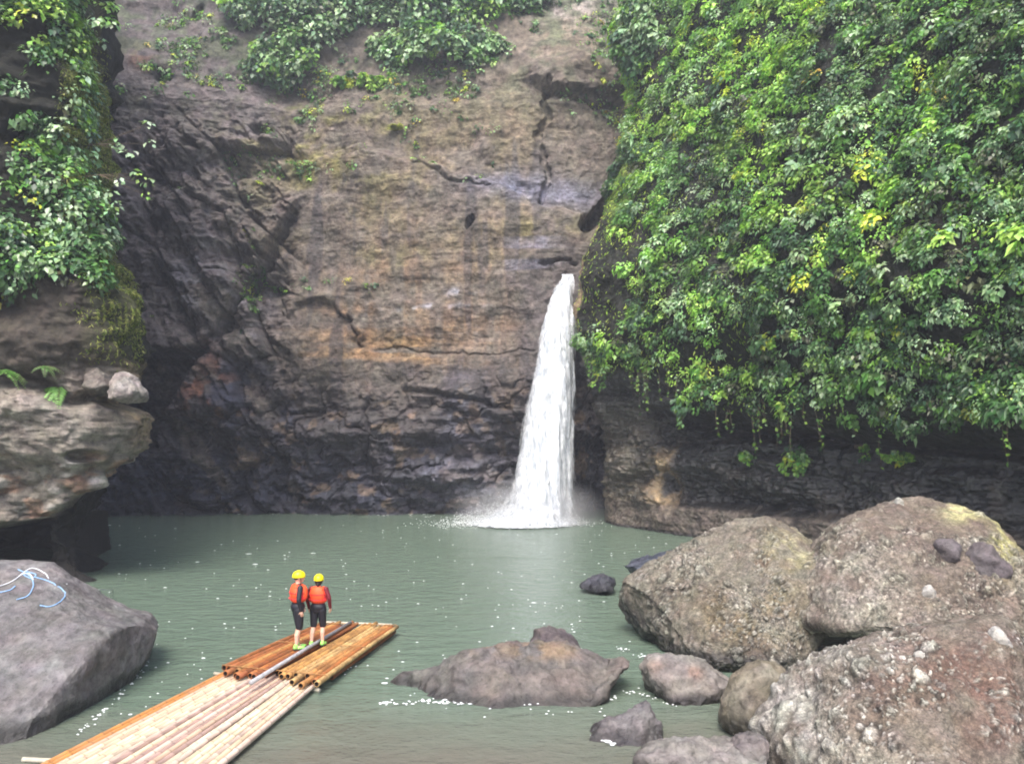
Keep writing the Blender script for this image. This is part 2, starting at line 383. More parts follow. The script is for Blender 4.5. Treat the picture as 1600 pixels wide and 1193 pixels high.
# ---- left cliff
s, xy, nr = plan([(-34, 14), (-27, 21), (-21, 24.4), (-16.5, 25.3), (-14.3, 25.8), (-13.7, 26.9), (-15.4, 31), (-20, 38), (-27, 46), (-38, 54)], 560,
                 ([0, 12, 18, 30, 36, 60], [.5, 1.2, 1.8, 1.8, .7, .4]))
if nr[200, 1] > 0: nr = -nr
zs = np.r_[np.linspace(-1.2, 6.5, 260), np.linspace(6.53, 19, 250), np.linspace(19.1, 40, 90)]
P, N = sheet(s, xy, nr, zs); Z = P[..., 2]
i_tip = int(np.argmin(np.hypot(xy[:, 0] + 13.75, xy[:, 1] - 26.6))); st_ = s[i_tip]
ds = (s - st_)[:, None]
tipw = np.exp(-(ds / 3.2) ** 2)
lipz = np.interp(s - st_, [-14, -5, -3.6, -2.0, -1.1, -.2, .6, 2, 6], [1.3, 1.4, 1.5, 1.85, 2.35, 2.9, 3.4, 3.8, 3.6])[:, None] + fbm(P, (.5, .5, 0), 3, 2) * .25
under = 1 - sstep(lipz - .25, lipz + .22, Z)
off = np.interp(Z, [0, 2.6, 3.2, 3.8, 4.6, 5.36, 5.9, 6.3, 6.8, 7.5, 9.66, 11.8, 15, 17.2, 19.3, 25, 40], [.2, .2, .4, .6, .75, .8, .65, .5, .8, 1.05, .8, .1, -.05, -.45, -.7, -1.3, -2.6]) * (.35 + .65 * tipw)
off = off + .5 * (1 - tipw) * sstep(8, 11, Z)
depth = 1.15 + 8.5 * sstep(-1.3, -2.6, ds)
off = off - under * depth
P = P + N * off[..., None]; P[..., 0] -= sstep(8.5, 13, Z) * 1.0
px, py = proj(P); W = P.copy()
d = fbm(W, .25, 4, 103) * .55 * (1 - .5 * tipw) + fbm(W, .9, 5, 107) * .22 + ridge(W, 1.2, 4, 111) * .1 + fbm(W, (.3, .3, 1.5), 4, 115) * .12
d -= .9 * np.exp(-(polydist(px, py, [(-60, 585), (20, 592), (60, 598), (110, 628), (150, 620), (215, 632)]) / 12) ** 2)
d += (terrace(fbm(W, (.6, .6, .9), 5, 630) * 4) * .09 + terrace(fbm(W, 1.8, 3, 634) * 3) * .05) * (1 - under)
d -= 2.2 * sstep(.35, .8, blob(px, py, 55, 205, 62, 38) + blob(px, py, 105, 250, 35, 28))
d += under * fbm(W, .8, 4, 660) * .9
d += .35 * sstep(600, 640, py) * sstep(740, 700, py)
d -= .5 * sstep(1.3, .8, np.hypot((px - 128) / 24, (py - 712) / 9))
b1, e1, c1 = worley(W, (1.5, 1.5, 2.2), 121); lowm = sstep(690, 725, py + 10 * fbm(W, .8, 2, 4)) * sstep(900, 800, py) * (1 - under)
d += lowm * ((.45 - b1) * .5 + (c1 - .5) * .22)
P = P + N * d[..., None]; nx = mesh_normals(P, True)
if nx[200, 300, 1] > 0: nx = -nx
fn = fbm(W, 1.6, 4, 117); bl = fbm(W, .5, 4, 118)
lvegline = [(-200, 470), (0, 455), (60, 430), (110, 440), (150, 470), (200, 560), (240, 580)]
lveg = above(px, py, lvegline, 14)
C = np.ones(P.shape) * lin((138, 130, 120))
C = mix(C, (66, 59, 51), sstep(610, 560, py + 15 * fn) * .92)  # rock below the foliage toned dark for the shade there
C = mix(C, (160, 152, 144), sstep(.0, .5, bl) * band(py, 630, 710, 20) * .5)
C = mix(C, (150, 112, 88), lowm * sstep(.2, .5, fn) * .6)
C = mix(C, (184, 178, 170), lowm * (c1 > .62) * sstep(.55, .35, b1) * .8)
C = mix(C, (148, 128, 92), band(px, 185, 245, 12) * band(py, 560, 700, 20) * .6)
C = C * np.clip(1 + .45 * fbm(W, 5, 4, 636), .4, 1.8)[..., None]
C = mix(C, (16, 15, 15), under * .97)  # near-black colour deepens the shade under the lip
C = mix(C, (22, 25, 15), lveg * .9)  # rock behind the leaves painted dark, standing in for deep shade
C = mix(C, (88, 88, 58), sstep(-1.0, -.3, ds) * sstep(1.8 + 2.5 * (py < 380), .9 + 2.2 * (py < 380), ds) * .75 * sstep(575, 530, py))
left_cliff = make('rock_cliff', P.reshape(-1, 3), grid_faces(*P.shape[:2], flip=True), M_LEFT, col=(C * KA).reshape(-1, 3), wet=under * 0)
tag(left_cliff, 'pale grey undercut rock buttress on the left with a dark hollow above the water', 'cliff')
LP, LN, Lpx, Lpy, Lveg = P, nx, px, py, lveg; Lds = ds

# ------------------------------------------------------------------ leaves
def unit(v): return v / (np.linalg.norm(v, axis=-1, keepdims=True) + 1e-9)
def leaf_mesh(name, pos, n, t, size, col, mat, parent=None, width=.36, droop=.22):
    n = unit(n); t = unit(t - n * (t * n).sum(-1, keepdims=True)); b = np.cross(n, t)
    S = size[:, None]; w = width[:, None] if hasattr(width, 'shape') else width
    v = np.stack([pos, pos + t * S * .42 - b * S * w + n * S * .02, pos + t * S * .42 + b * S * w + n * S * .02,
                  pos + t * S * .5 - n * S * .09, pos + t * S * 1.0 - n * S * droop], 1)
    k = np.arange(len(pos))[:, None, None] * 5
    f = (np.array([[0, 3, 1], [0, 2, 3], [3, 4, 1], [3, 2, 4]])[None] + k).reshape(-1, 3)
    return make(name, v.reshape(-1, 3), f, mat, parent, np.repeat(col, 5, 0), smooth=False)
def clumps(cp, cn, rad, per, lsize, ccol, jit=.22, up=.45, squash=.65):
    """leaf positions for clumps centred at cp"""
    per = np.asarray(per); idx = np.repeat(np.arange(len(cp)), per); m = len(idx)
    g = unit(rng.normal(size=(m, 3))); nn = unit(cn[idx] + np.array([0, 0, up]))
    g = g - np.minimum((g * nn).sum(-1, keepdims=True), 0) * nn * 1.7; g = unit(g)
    rr = rad[idx][:, None] * rng.uniform(.55, 1.05, (m, 1))
    pos = cp[idx] + g * rr * np.array([1, 1, squash + .25]) 
    nrm = unit(g * .7 + np.array([0, 0, .75]) + cn[idx] * .35 + rng.normal(size=(m, 3)) * .34)
    tdir = cn[idx] * .6 + np.array([0, 0, -.6]) + g * .5 + rng.normal(size=(m, 3)) * .45
    sz = lsize[idx] * rng.uniform(.6, 1.25, m)
    col = ccol[idx] * (1 + rng.normal(size=(m, 1)) * jit).clip(.4, 1.8) * (1 + rng.normal(size=(m, 3)) * .07)
    return pos, nrm, tdir, sz, np.clip(col, .004, .8)
def pick(P, w, n):
    du = np.linalg.norm(np.gradient(P, axis=0), axis=-1) * np.linalg.norm(np.gradient(P, axis=1), axis=-1)
    p = (w * du).ravel(); p /= p.sum()
    return rng.choice(len(p), n, p=p)
KL = 1.15
GREENS = np.array([lin(c) for c in ((58, 92, 48), (84, 124, 56), (112, 150, 62), (140, 172, 78), (128, 156, 112), (150, 174, 138), (172, 182, 66), (66, 96, 66), (78, 84, 58), (190, 170, 80))]) * KL
def palette(w, n):
    w = np.array(w, float); w /= w.sum(); return GREENS[rng.choice(len(GREENS), n, p=w)]

# right cliff vine curtain
dens = fbm(RP, .22, 3, 201) ; dens2 = fbm(RP, .7, 3, 203)
infr = (Rpx > 860) & (Rpx < 2150) & (Rpy > -160)
w = Rveg * (1 - Rstrip) * sstep(-.75, .1, dens + .5 * dens2 + .25) * infr
w *= 1 - .75 * blob(Rpx, Rpy, 1530, 470, 60, 30) - .6 * blob(Rpx, Rpy, 1300, 80, 30, 40)
w *= 1 - sstep(982, 962, Rpx + 12 * dens2) * band(Rpy, 300, 520, 18)
ids = pick(RP, np.clip(w, 0, 1) * (.35 + (Rpx.clip(900, 1600) - 900) / 900), 4900)
cp = RP.reshape(-1, 3)[ids]; cn = RN.reshape(-1, 3)[ids]; ppx = Rpx.ravel()[ids]; ppy = Rpy.ravel()[ids]
tone = fbm(cp, .22, 3, 205) + .3 * fbm(cp, .8, 2, 206)
cc = palette([2, 5, 5, 3, 1.6, 1, .2, 2, .8, .05], len(ids))
mA = (tone > .02) & (ppx < 1380); cc[mA] = palette([.3, 2, 6, 7, 1, 1, 1.0, .2, 0, 0], mA.sum())
mB = (tone < -.12) | (ppx > 1430); cc[mB] = palette([3, 4, 2.2, 1, 3, 1.8, .1, 3, 1.2, .05], mB.sum())
mC = (ppy < 220) & (ppx < 1120); cc[mC] = palette([.5, 3, 4, 5, 5, 3, .6, .6, .3, 0], mC.sum())  # far upper leaves paler, haze mixed into their colour
lum = (1 + .35 * fbm(cp, .5, 2, 208)) * np.where(mA, 1.22, 1.0)
rad = rng.uniform(.22, .6, len(ids)) * np.interp(ppx, [900, 1600], [1.0, .85])
cp = cp + cn * (rng.uniform(0, .35, len(ids))[:, None])
pos, nn, td, sz, lc = clumps(cp, cn, rad, rng.integers(36, 62, len(ids)), np.interp(ppx, [900, 1600], [.19, .165]) * rng.choice([.6, .8, 1.0, 1.2, 1.5, 2.1], len(ids), p=[.18, .26, .28, .18, .08, .02]), cc * lum[:, None])
wd = rng.choice([.36, .30, .15, .42], len(pos), p=[.5, .2, .15, .15]); sz = np.where(wd < .2, sz * 1.5, sz)
vine_cover = leaf_mesh('vine_cover', pos, nn, td, sz, lc, M_LEAF, width=wd)
tag(vine_cover, 'dense green curtain of creeping vines covering the upper right cliff', 'vines', kind='stuff')

_st = []
_hw = Rveg * (Rpy > 380) * ((Rpx > 980) & (Rpx < 1620)) * sstep(-60, -8, Rpy - np.interp(Rpx, [q[0] for q in veg_line], [q[1] for q in veg_line]))
for _i in pick(RP, _hw, 110):
    a0 = RP.reshape(-1, 3)[_i] + RN.reshape(-1, 3)[_i] * .25; L_ = rng.uniform(.4, 1.9); k_ = rng.normal(size=2) * .08
    _st.append((a0, L_, k_))
def late_strands():
    parts = []; pp = []; nn = []; tt = []
    for a0, L_, k_ in _st:
        path = [a0 + np.array([k_[0] * u * L_ + .03 * math.sin(u * 9), k_[1] * u * L_, -u * L_]) for u in np.linspace(0, 1, 6)]
        parts.append(tube(path, [.014, .013, .012, .01, .008, .005], 4))
        for u in rng.uniform(0, 1, int(L_ * 7)):
            pp.append(a0 + np.array([k_[0] * u * L_, k_[1] * u * L_, -u * L_])); nn.append(rng.normal(size=3) + np.array([-.5, -.8, .4])); tt.append(rng.normal(size=3) * .6 + np.array([0, 0, -.7]))
    V, Fs = merge(parts); o = poly('hanging_stems', V, Fs, M_STEM); tag(o, 'thin bare stems trailing below the vine curtain', 'vines', kind='stuff')
    leaf_mesh('stem_leaves', np.array(pp), np.array(nn), np.array(tt), rng.uniform(.1, .2, len(pp)), palette([2, 3, 4, 2, 1, .5, 0, 1, 0, 0], len(pp)), M_LEAF, o)
# left cliff foliage with large glossy leaves
dens = fbm(LP, .35, 3, 211)
hole = blob(Lpx, Lpy, 55, 205, 58, 34) * .95 + blob(Lpx, Lpy, 120, 255, 40, 30) * .5
w = Lveg * (Lds < 1.2) * np.clip(sstep(-.5, .2, dens + .35) - hole, 0, 1) * ((Lpx > -520) & (Lpx < 260) & (Lpy > -140)) * sstep(465, 435, Lpy + 14 * dens) * sstep(-10, -26, Lpx - np.interp(Lpy, [150, 230, 330, 430, 540], [200, 165, 162, 185, 214]))
ids = pick(LP, w, 1500)
cp = LP.reshape(-1, 3)[ids]; cn = LN.reshape(-1, 3)[ids]; ppy = Lpy.ravel()[ids]; ppx = Lpx.ravel()[ids]
cc = palette([4, 3, 1.5, .8, 3, 2.4, .2, 3, .3, 0], len(ids))
up_ = ppy < 90; cc[up_] = palette([2, 3, 4, 3, 2, 1, 1, 1, 0, 0], up_.sum())
pos, nn, td, sz, lc = clumps(cp + cn * .15, cn, rng.uniform(.3, .6, len(ids)), rng.integers(22, 38, len(ids)), rng.uniform(.15, .29, len(ids)), cc)
o = leaf_mesh('leafy_cover', pos, nn, td, sz, lc, M_LEAFG, width=.33)
tag(o, 'large glossy pale-edged leaves hanging over the upper left cliff', 'vines', kind='stuff')

# moss fringe along the left cliff's edge and on the corner of the right cliff
def moss(name, P3, N3, w, n, label, cols, ls=(.12, .3), k=1.0):
    ids = pick(P3, w, n); p = P3.reshape(-1, 3)[ids]; q = N3.reshape(-1, 3)[ids]
    c = np.array([lin(x) for x in cols])[rng.integers(0, len(cols), n)] * KL * k * rng.uniform(.6, 1.3, (n, 1))
    t = q * .5 + np.array([0, 0, -.8]) + rng.normal(size=(n, 3)) * .35
    o = leaf_mesh(name, p, q + rng.normal(size=(n, 3)) * .4, t, rng.uniform(*ls, n), c, M_MOSS, width=.13)
    tag(o, label, 'moss', kind='stuff')
w = sstep(-1.1 + .5 * fbm(LP, .9, 3, 650), -.2, Lds) * sstep(1.8 + 2.5 * (Lpy < 380), .9 + 2.2 * (Lpy < 380), Lds) * sstep(580, 530, Lpy) * (Lpy > 60) * sstep(-.5, .2, fbm(LP, 1.2, 3, 640) + .2) * (1 - .6 * sstep(470, 560, Lpy))
moss('moss_fringe', LP, LN, w, 80000, 'yellow-green moss fringe running down the edge of the left cliff', [(138, 142, 76), (116, 128, 62), (156, 156, 98), (90, 106, 50)], k=1.0, ls=(.06, .17))
w = band(Rpx, 945, 1005, 12) * band(Rpy, 130, 380, 25) + .25 * Rstrip * sstep(.1, .4, fbm(RP, .8, 3, 221)) + .25 * Rveg * (Rpx > 900) * (Rpx < 1200)
moss('mossy_growth', RP, RN, w, 22000, 'bright yellow-green moss on the corner of the right cliff beside the fall', [(150, 172, 70), (120, 150, 60), (166, 176, 90), (96, 128, 56)], k=1.35)

# sparse ground plants on the back cliff (tiny weeds nobody could count)
g1 = fbm(BP, .3, 3, 231) + .5 * fbm(BP, .9, 3, 233)
w = np.clip(sstep(.15, .6, g1) * sstep(330, 60, Bpy) * ((Bpx > 130) & (Bpx < 1000)) * (.6 + .5 * sstep(460, 300, Bpx)) + sstep(.1, .5, g1) * blob(Bpx, Bpy, 440, 130, 70, 70) + .8*sstep(0, .4, g1) * blob(Bpx, Bpy, 590, 125, 90, 22)
            + .5 * blob(Bpx, Bpy, 460, 262, 45, 14) + .35 * blob(Bpx, Bpy, 510, 450, 60, 8) + .3 * blob(Bpx, Bpy, 395, 430, 12, 60) + .7 * blob(Bpx, Bpy, 960, 60, 40, 60), 0, 1)
ids = pick(BP, w, 2900); cp = BP.reshape(-1, 3)[ids]; cn = BN.reshape(-1, 3)[ids]
cn = np.where(cn[:, 1:2] > 0, -cn, cn)
pos, nn, td, sz, lc = clumps(cp, cn, rng.uniform(.12, .42, len(ids)), rng.integers(7, 18, len(ids)), rng.uniform(.12, .26, len(ids)), palette([3, 3, 2, 1, 3, .5, .8, 3, 2, .3], len(ids)))
o = leaf_mesh('ledge_weeds', pos, nn, td, sz, lc, M_LEAF)
tag(o, 'scattered small weeds rooted on the ledges of the back cliff', 'weeds', kind='stuff')

# ------------------------------------------------------------------ single plants
def bvh_of(o):
    me = o.data; n = len(me.vertices); v = np.empty(n * 3, np.float32); me.vertices.foreach_get('co', v)
    return BVHTree.FromPolygons(v.reshape(-1, 3).tolist(), [tuple(p.vertices) for p in me.polygons])
BV = {}
def hit(o, px, py):
    if o.name not in BV: BV[o.name] = bvh_of(o)
    loc, n, i, dist = BV[o.name].ray_cast(Vector((0, 0, CAMH)), ray(px, py).normalized())
    return loc, (n if n is None or n.y < 0 else -n)
def tube(path, r, sides=7, cap=True):
    path = np.array(path, float); n = len(path); r = np.broadcast_to(np.asarray(r, float), (n,))
    t = unit(np.gradient(path, axis=0)); ref = np.array([0, 0, 1.0]) if abs(t[:, 2]).mean() < .8 else np.array([1.0, 0, 0])
    a = unit(np.cross(t, ref)); b = np.cross(t, a)
    th = np.linspace(0, 2 * math.pi, sides, endpoint=False)
    V = path[:, None] + r[:, None, None] * (np.cos(th)[None, :, None] * a[:, None] + np.sin(th)[None, :, None] * b[:, None])
    V = V.reshape(-1, 3); Fs = []
    for i in range(n - 1):
        for j in range(sides):
            k = (j + 1) % sides; Fs.append((i * sides + j, i * sides + k, (i + 1) * sides + k, (i + 1) * sides + j))
    if cap:
        V = np.vstack([V, path[:1], path[-1:]]); c0, c1 = len(V) - 2, len(V) - 1
        for j in range(sides):
            k = (j + 1) % sides; Fs.append((c0, k, j, j)); Fs.append((c1, (n-1)*sides + j, (n-1)*sides + k, (n-1)*sides + k))
    return V, Fs
def poly(name, V, Fs, mat, parent=None, smooth=True):
    me = bpy.data.meshes.new(name)
    Fs = [tuple(dict.fromkeys(f)) for f in Fs]
    me.from_pydata([tuple(v) for v in V], [], Fs); me.materials.append(mat)
    if smooth: me.polygons.foreach_set('use_smooth', [True] * len(Fs))
    me.update(); o = bpy.data.objects.new(name, me); COL.objects.link(o)
    if parent: o.parent = parent
    return o
def merge(parts):
    V = []; Fs = []; n = 0
    for v, f in parts:
        V.append(v); Fs += [tuple(i + n for i in q) for q in f]; n += len(v)
    return np.vstack(V), Fs
late_strands()
def bush(name, surf, px, py, wpx, hpx, label, cat, cols, leaf=.22, nclump=26, group=None, mat=None, upw=.7, stem_len=.5, per=26):
    loc, n = hit(surf, px, py)
    if loc is None: return
    k = loc.y / F; W_, H_ = wpx * k, hpx * k
    root = empty(name, loc); tag(root, label, cat, group)
    n_ = np.array(n); side = unit(np.cross(n_, [0, 0, 1.0]))
    c = []; stems = []
    for i in range(nclump):
        u = rng.uniform(-1, 1); v = rng.uniform(-1, 1) * math.sqrt(max(0, 1 - u * u))
        q = side * u * W_ * .5 + np.array([0, 0, 1.0]) * v * H_ * .5 + n_ * rng.uniform(.1, .8) * min(W_, H_) * .35
        c.append(q); stems.append(tube([np.array([0, 0, -.12]) - n_ * .25, q * .5 + np.array([0, 0, .05]), q], [.035, .02, .008], 5))
    V, Fs = merge(stems); poly('stems', V, Fs, M_STEM, root)
    c = np.array(c); cn = np.repeat(n_[None], len(c), 0)
    pos, nn, td, sz, lc = clumps(c, cn, rng.uniform(.5, 1, len(c)) * min(W_, H_) * .26, rng.integers(per - 6, per + 8, len(c)), np.full(len(c), leaf), palette(cols, len(c)))
    leaf_mesh('foliage', pos, nn, td, sz, lc, mat or M_LEAF, root)
BL = [1, 2, 1, .5, 5, 3, 0, 5, .5, 0]; BR = [1, 3, 5, 3, 1, .3, 1.5, .5, 0, .1]  # first mix is paler and bluer: haze put into the leaf colour
for (x, y, w_, h_, lb) in [
    (600, 5, 190, 130, 'broad pale bluish bush high on the cliff above its left centre'),
    (490, 20, 140, 120, 'shaded bush left of the broad pale bush at the cliff top'),
    (715, 10, 150, 120, 'round grey-green bush high on the cliff between its neighbours'),
    (800, 8, 120, 80, 'dark low bush at the cliff top, nearest the pale bare slope'),
    (640, 78, 130, 70, 'small bush hanging just below the broad pale bush'),
    (735, 78, 100, 60, 'low scrubby bush on the brown slope, below the dark top bush'),
    (410, 10, 110, 80, 'thin hazy bush at the very top, leftmost on the back cliff'),
    (445, 95, 90, 80, 'small dull green shrub below the leftmost hazy bush'),
    (580, 128, 120, 22, 'flat yellow-green strip of shrub along a ledge'),
    (1000, 60, 70, 120, 'blue-green bush at the top corner where vines meet the back cliff')]:
    bush('bush', back_cliff if x < 980 else right_cliff, x, y, w_, h_, lb, 'bush', BL if y < 100 else BR, leaf=.4, nclump=int(w_ * h_ / 190) + 10, group='bushes growing high on the back cliff', per=40)
for (x, y, w_, h_, lb, nm) in [
    (985, 160, 45, 150, 'feathery light green shrub on the cliff corner, right of the brown slope', 'shrub'),
    (1068, 632, 26, 60, 'narrow hanging vine tuft below the vine curtain, nearest the waterfall', 'hanging_vine'),
    (945, 585, 60, 46, 'small leafy clump on the rock beside the waterfall', 'shrub'),
    (1168, 715, 20, 14, 'tiny yellow-green tuft on the dark wall, left of two wider tufts', 'hanging_vine'),
    (1245, 722, 40, 50, 'trailing green tuft on the dark wall below the vine curtain', 'hanging_vine'),
    (1340, 700, 46, 40, 'spreading green tuft on the dark wall, left of the thin edge fringe', 'hanging_vine'),
    (1405, 712, 40, 18, 'low small tuft on the dark wall right of the spreading tuft', 'hanging_vine')]:
    bush(nm, right_cliff, x, y, w_, h_, lb, 'plant' if nm == 'shrub' else 'vine', BR, leaf=.2, nclump=22, group='green tufts below the vine curtain' if nm == 'hanging_vine' else None, per=16)
for (x, y, w_, h_, lb) in [
    (165, 40, 80, 90, 'bright lime green leafy branch sticking out at the top left'),
    (198, 232, 50, 44, 'thin branch with pale leaves reaching out from the left cliff, upper one'),
    (205, 280, 36, 40, 'thin branch with pale leaves below another on the left cliff'),
    (165, 322, 34, 16, 'small pale sprig on the edge of the left cliff above the mossy fringe')]:
    loc, n = hit(left_cliff, min(x, 120), y)
    if loc is None: continue
    tgt = at(x, y, Y=loc.y + .3); root = empty('leafy_branch', loc); tag(root, lb, 'branch')
    dv = np.array(tgt - loc); L = w_ * loc.y / F * .5; ends = []; st2 = []
    for i in range(9 if w_ > 60 else 5):
        e = dv + rng.normal(size=3) * L * np.array([.7, .5, .7]); ends.append(e)
        st2.append(tube([-dv / (np.linalg.norm(dv) + .1) * .3, dv * .4 + np.array([0, 0, .15]), e], [.02, .013, .006], 5))
    V, Fs = merge(st2); poly('twigs', V, Fs, M_STEM, root)
    e = np.array(ends); big = w_ > 60
    pos, nn, td, sz, lc = clumps(e, np.repeat([[.3, -.9, .2]], len(e), 0), np.full(len(e), .3 if big else .2), np.full(len(e), 16 if big else 7), np.full(len(e), .24 if big else .2), palette(BR if big else [0, 0, 1, 1, 2, 5, 0, 0, 0, 0], len(e)))
    leaf_mesh('leaves', pos, nn, td, sz, lc, M_LEAFG, root)
# ferns and rosette plants: arching fronds
def fern(name, surf, px, py, span, label, n=11, col=(116, 158, 84), up=.7):
    loc, nrm = hit(surf, px, py)
    if loc is None: return
    r = empty(name, loc); tag(r, label, 'plant'); L = span * loc.y / F * .5; nv = np.array(nrm)
    V = []; Fs = []
    pp = []; nn = []; tt = []; ss = []
    stems = []
    for i in range(n):
        a = rng.uniform(0, 2 * math.pi); side = unit(np.cross(nv, [0, 0, 1.0]))
        dr = unit(side * math.cos(a) + nv * (.6 + .4 * abs(math.sin(a))) + np.array([0, 0, up * rng.uniform(.3, 1)]))
        path = [dr * L * t * 1.1 + np.array([0, 0, -.55 * L * t * t]) for t in np.linspace(0, 1, 8)]
        stems.append(tube(path, np.linspace(.012, .004, 8), 4))
        path = np.array(path); tg = unit(np.gradient(path, axis=0)); sd = unit(np.cross(tg, [0, 0, 1.0]))
        for k in range(1, 8):
            for sg in (-1, 1):
                for h in (0, .5):
                    p0 = path[k] * (1 - h) + path[k - 1] * h
                    pp.append(p0); nn.append(np.cross(sd[k], tg[k]) * -1 + rng.normal(size=3) * .1); tt.append(sd[k] * sg + tg[k] * .5); ss.append(L * .34 * (1.15 - k / 8))
    V, Fs = merge(stems); poly('stems', V, Fs, M_STEM, r)
    nn = np.array(nn); nn[nn[:, 2] < 0] *= -1
    c = np.repeat(lin(col)[None] * KL, len(pp), 0) * rng.uniform(.7, 1.3, (len(pp), 1))
    leaf_mesh('fronds', np.array(pp), nn, np.array(tt), np.array(ss), c, M_LEAF, r, width=.16)
fern('fern', left_cliff, 92, 604, 88, 'bright green fern on the ledge of the left buttress beside the lodged stones', 14)
fern('fern', left_cliff, 8, 576, 60, 'small fern at the left picture edge on the shaded buttress ledge', 9)
fern('fern', left_cliff, 70, 572, 48, 'little fern tuft above the bright fern on the left buttress', 8, (96, 130, 74))
fern('spiky_plant', back_cliff, 622, 205, 46, 'spiky yellow-green plant sprouting from the middle of the back cliff', 12, (158, 160, 96), 1.3)
fern('sprig', back_cliff, 236, 495, 18, 'tiny pale sprig on the dark rock just right of the mossy edge', 6, (170, 180, 140))

# ------------------------------------------------------------------ boulders
_ico = {}
def ico(sub):
    if sub not in _ico:
        bm = bmesh.new(); bmesh.ops.create_icosphere(bm, subdivisions=sub, radius=1)
        V = np.array([v.co[:] for v in bm.verts]); Fc = np.array([[v.index for v in f.verts] for f in bm.faces]); bm.free()
        _ico[sub] = (V, Fc)
    return _ico[sub]
def boulder(name, outline, Yc, D, label, col, sub=6, mat=None, group=None, rough=1.0, facets=7, c0=None, peb=0, spots=(), back=1.0, seed=1, wetz=.12, cat='boulder', yshift=0, ptint=(176, 172, 158), post=None, wet_all=0, k=.8, wy=None, flat=.8):
    V, Fc = ico(sub); V = V.copy()
    if mat is not None:
        a_ = np.arccos(np.clip(-V[:, 1], -1, 1)); a2 = math.pi * (a_ / math.pi) ** 1.6; hh = np.hypot(V[:, 0], V[:, 2]) + 1e-9
        V = np.stack([V[:, 0] / hh * np.sin(a2), -np.cos(a2), V[:, 2] / hh * np.sin(a2)], -1)
    zt = at(*min(outline, key=lambda q: q[1]), Y=Yc).z
    if wy: k = max(.3, (Yc - .5 * D - at(800, wy, z=0).y) / zt)
    def atp(x, y):
        d_ = ray(x, y); t_ = (Yc - k * (zt - CAMH)) / (d_.y - k * d_.z); return (d_.x * t_, CAMH + d_.z * t_)
    pts = np.array([atp(x, y) for x, y in outline])
    if c0 is None: c = (pts.max(0) + pts.min(0)) / 2
    else: c = np.array(atp(*c0))
    rel = pts - c; th = np.arctan2(rel[:, 1], rel[:, 0]); r = np.hypot(rel[:, 0], rel[:, 1]); o_ = np.argsort(th); th = th[o_]; r = r[o_]
    # resample polygon edges so the outline is straight between its points
    T = np.linspace(-math.pi, math.pi, 720); RR = np.zeros(720)
    th2 = np.r_[th, th[0] + 2 * math.pi]; r2 = np.r_[r, r[0]]
    for i in range(len(th)):
        a0, a1 = th2[i], th2[i + 1]
        for kk in range(-1, 2):
            m = (T + 2 * math.pi * kk >= a0) & (T + 2 * math.pi * kk <= a1)
            if m.any():
                t = T[m] + 2 * math.pi * kk
                RR[m] = r2[i] * r2[i+1] * math.sin(a1 - a0) / (r2[i] * np.sin(t - a0) + r2[i+1] * np.sin(a1 - t) + 1e-9) if 1e-4 < a1 - a0 < math.pi * .95 else np.interp(t, [a0, a1], [r2[i], r2[i+1]])
    ker = np.ones(9) / 9; RR = np.convolve(np.r_[RR[-5:-1], RR, RR[1:5]], ker, 'valid')
    ang = np.arctan2(V[:, 2], V[:, 0]); cc = np.hypot(V[:, 0], V[:, 2]); Rg = np.interp(ang, T, RR)
    ip = cc ** flat
    X = c[0] + Rg * ip * np.cos(ang); Zz = c[1] + Rg * ip * np.sin(ang)
    yy = np.sign(V[:, 1]) * np.abs(V[:, 1]) ** .9
    Y = Yc - k * (zt - Zz) * np.where(yy < 0, 1, 1 - 1.3 * yy) + np.where(yy < 0, yy * D, yy * D * back)
    # the ridge lies deeper than the foot: shear forward with depth below the top
    P = np.stack([X, Y, Zz], -1)
    sc = np.ptp(pts[:, 0]) * .5
    cen = np.array([c[0], Yc - k * (zt - c[1]) * .7, c[1]]); q = (P - cen) / sc; rs = np.random.default_rng(seed)
    for _f in range(facets):
        n = rs.normal(size=3); n[1] = -abs(n[1]) * .9; n /= np.linalg.norm(n); h = np.percentile(q @ n, 91)
        e = q @ n - h; q = q - np.maximum(e, 0)[:, None] * n * .85
    P = cen + q * sc; dirn = unit(V * np.array([1, 1, 1]))
    def vnorm(Q):
        a_, b_, c_ = Q[Fc[:, 0]], Q[Fc[:, 1]], Q[Fc[:, 2]]; fnn = np.cross(b_ - a_, c_ - a_); o3 = np.zeros_like(Q)
        for j in range(3):
            for ax in range(3): o3[:, ax] += np.bincount(Fc[:, j], weights=fnn[:, ax], minlength=len(Q))
        o3 = unit(o3); return o3 if (o3 * V).sum() > 0 else -o3
    dirn = vnorm(P)
    so = seed * 9.1
    f1 = fbm(P + so, 1.1 / sc, 3, seed) * .11 * sc; f2 = fbm(P + so, 3.2 / sc, 5, seed + 9) * .055 * sc; f3 = ridge(P + so, 5 / sc, 4, seed + 19) * .02 * sc
    f4 = fbm(P + so, 7.0, 4, seed + 33) * .04
    P = P + dirn * ((f1 * .7 + f2 + f3 + f4) * rough)[:, None]
    dirn = unit(vnorm(P) + dirn)
    ppx, ppy = proj(P)
    C = np.ones(P.shape) * lin(col[0]); fn = fbm(P + so, 2.4, 4, seed + 41); bl = fbm(P + so, .8 / sc + .5, 3, seed + 43)
    if len(col) > 1: C = mix(C, col[1], sstep(-.1, .45, bl + .3 * fn) * .8)
    if len(col) > 2: C = mix(C, col[2], sstep(.2, .6, fn) * .6)
    for sx, sy, rx, ry, rgb, k in spots: C = mix(C, rgb, np.clip(blob(ppx, ppy, sx, sy, rx, ry) * 1.3, 0, 1) * sstep(-.6, .2, fn) * k)
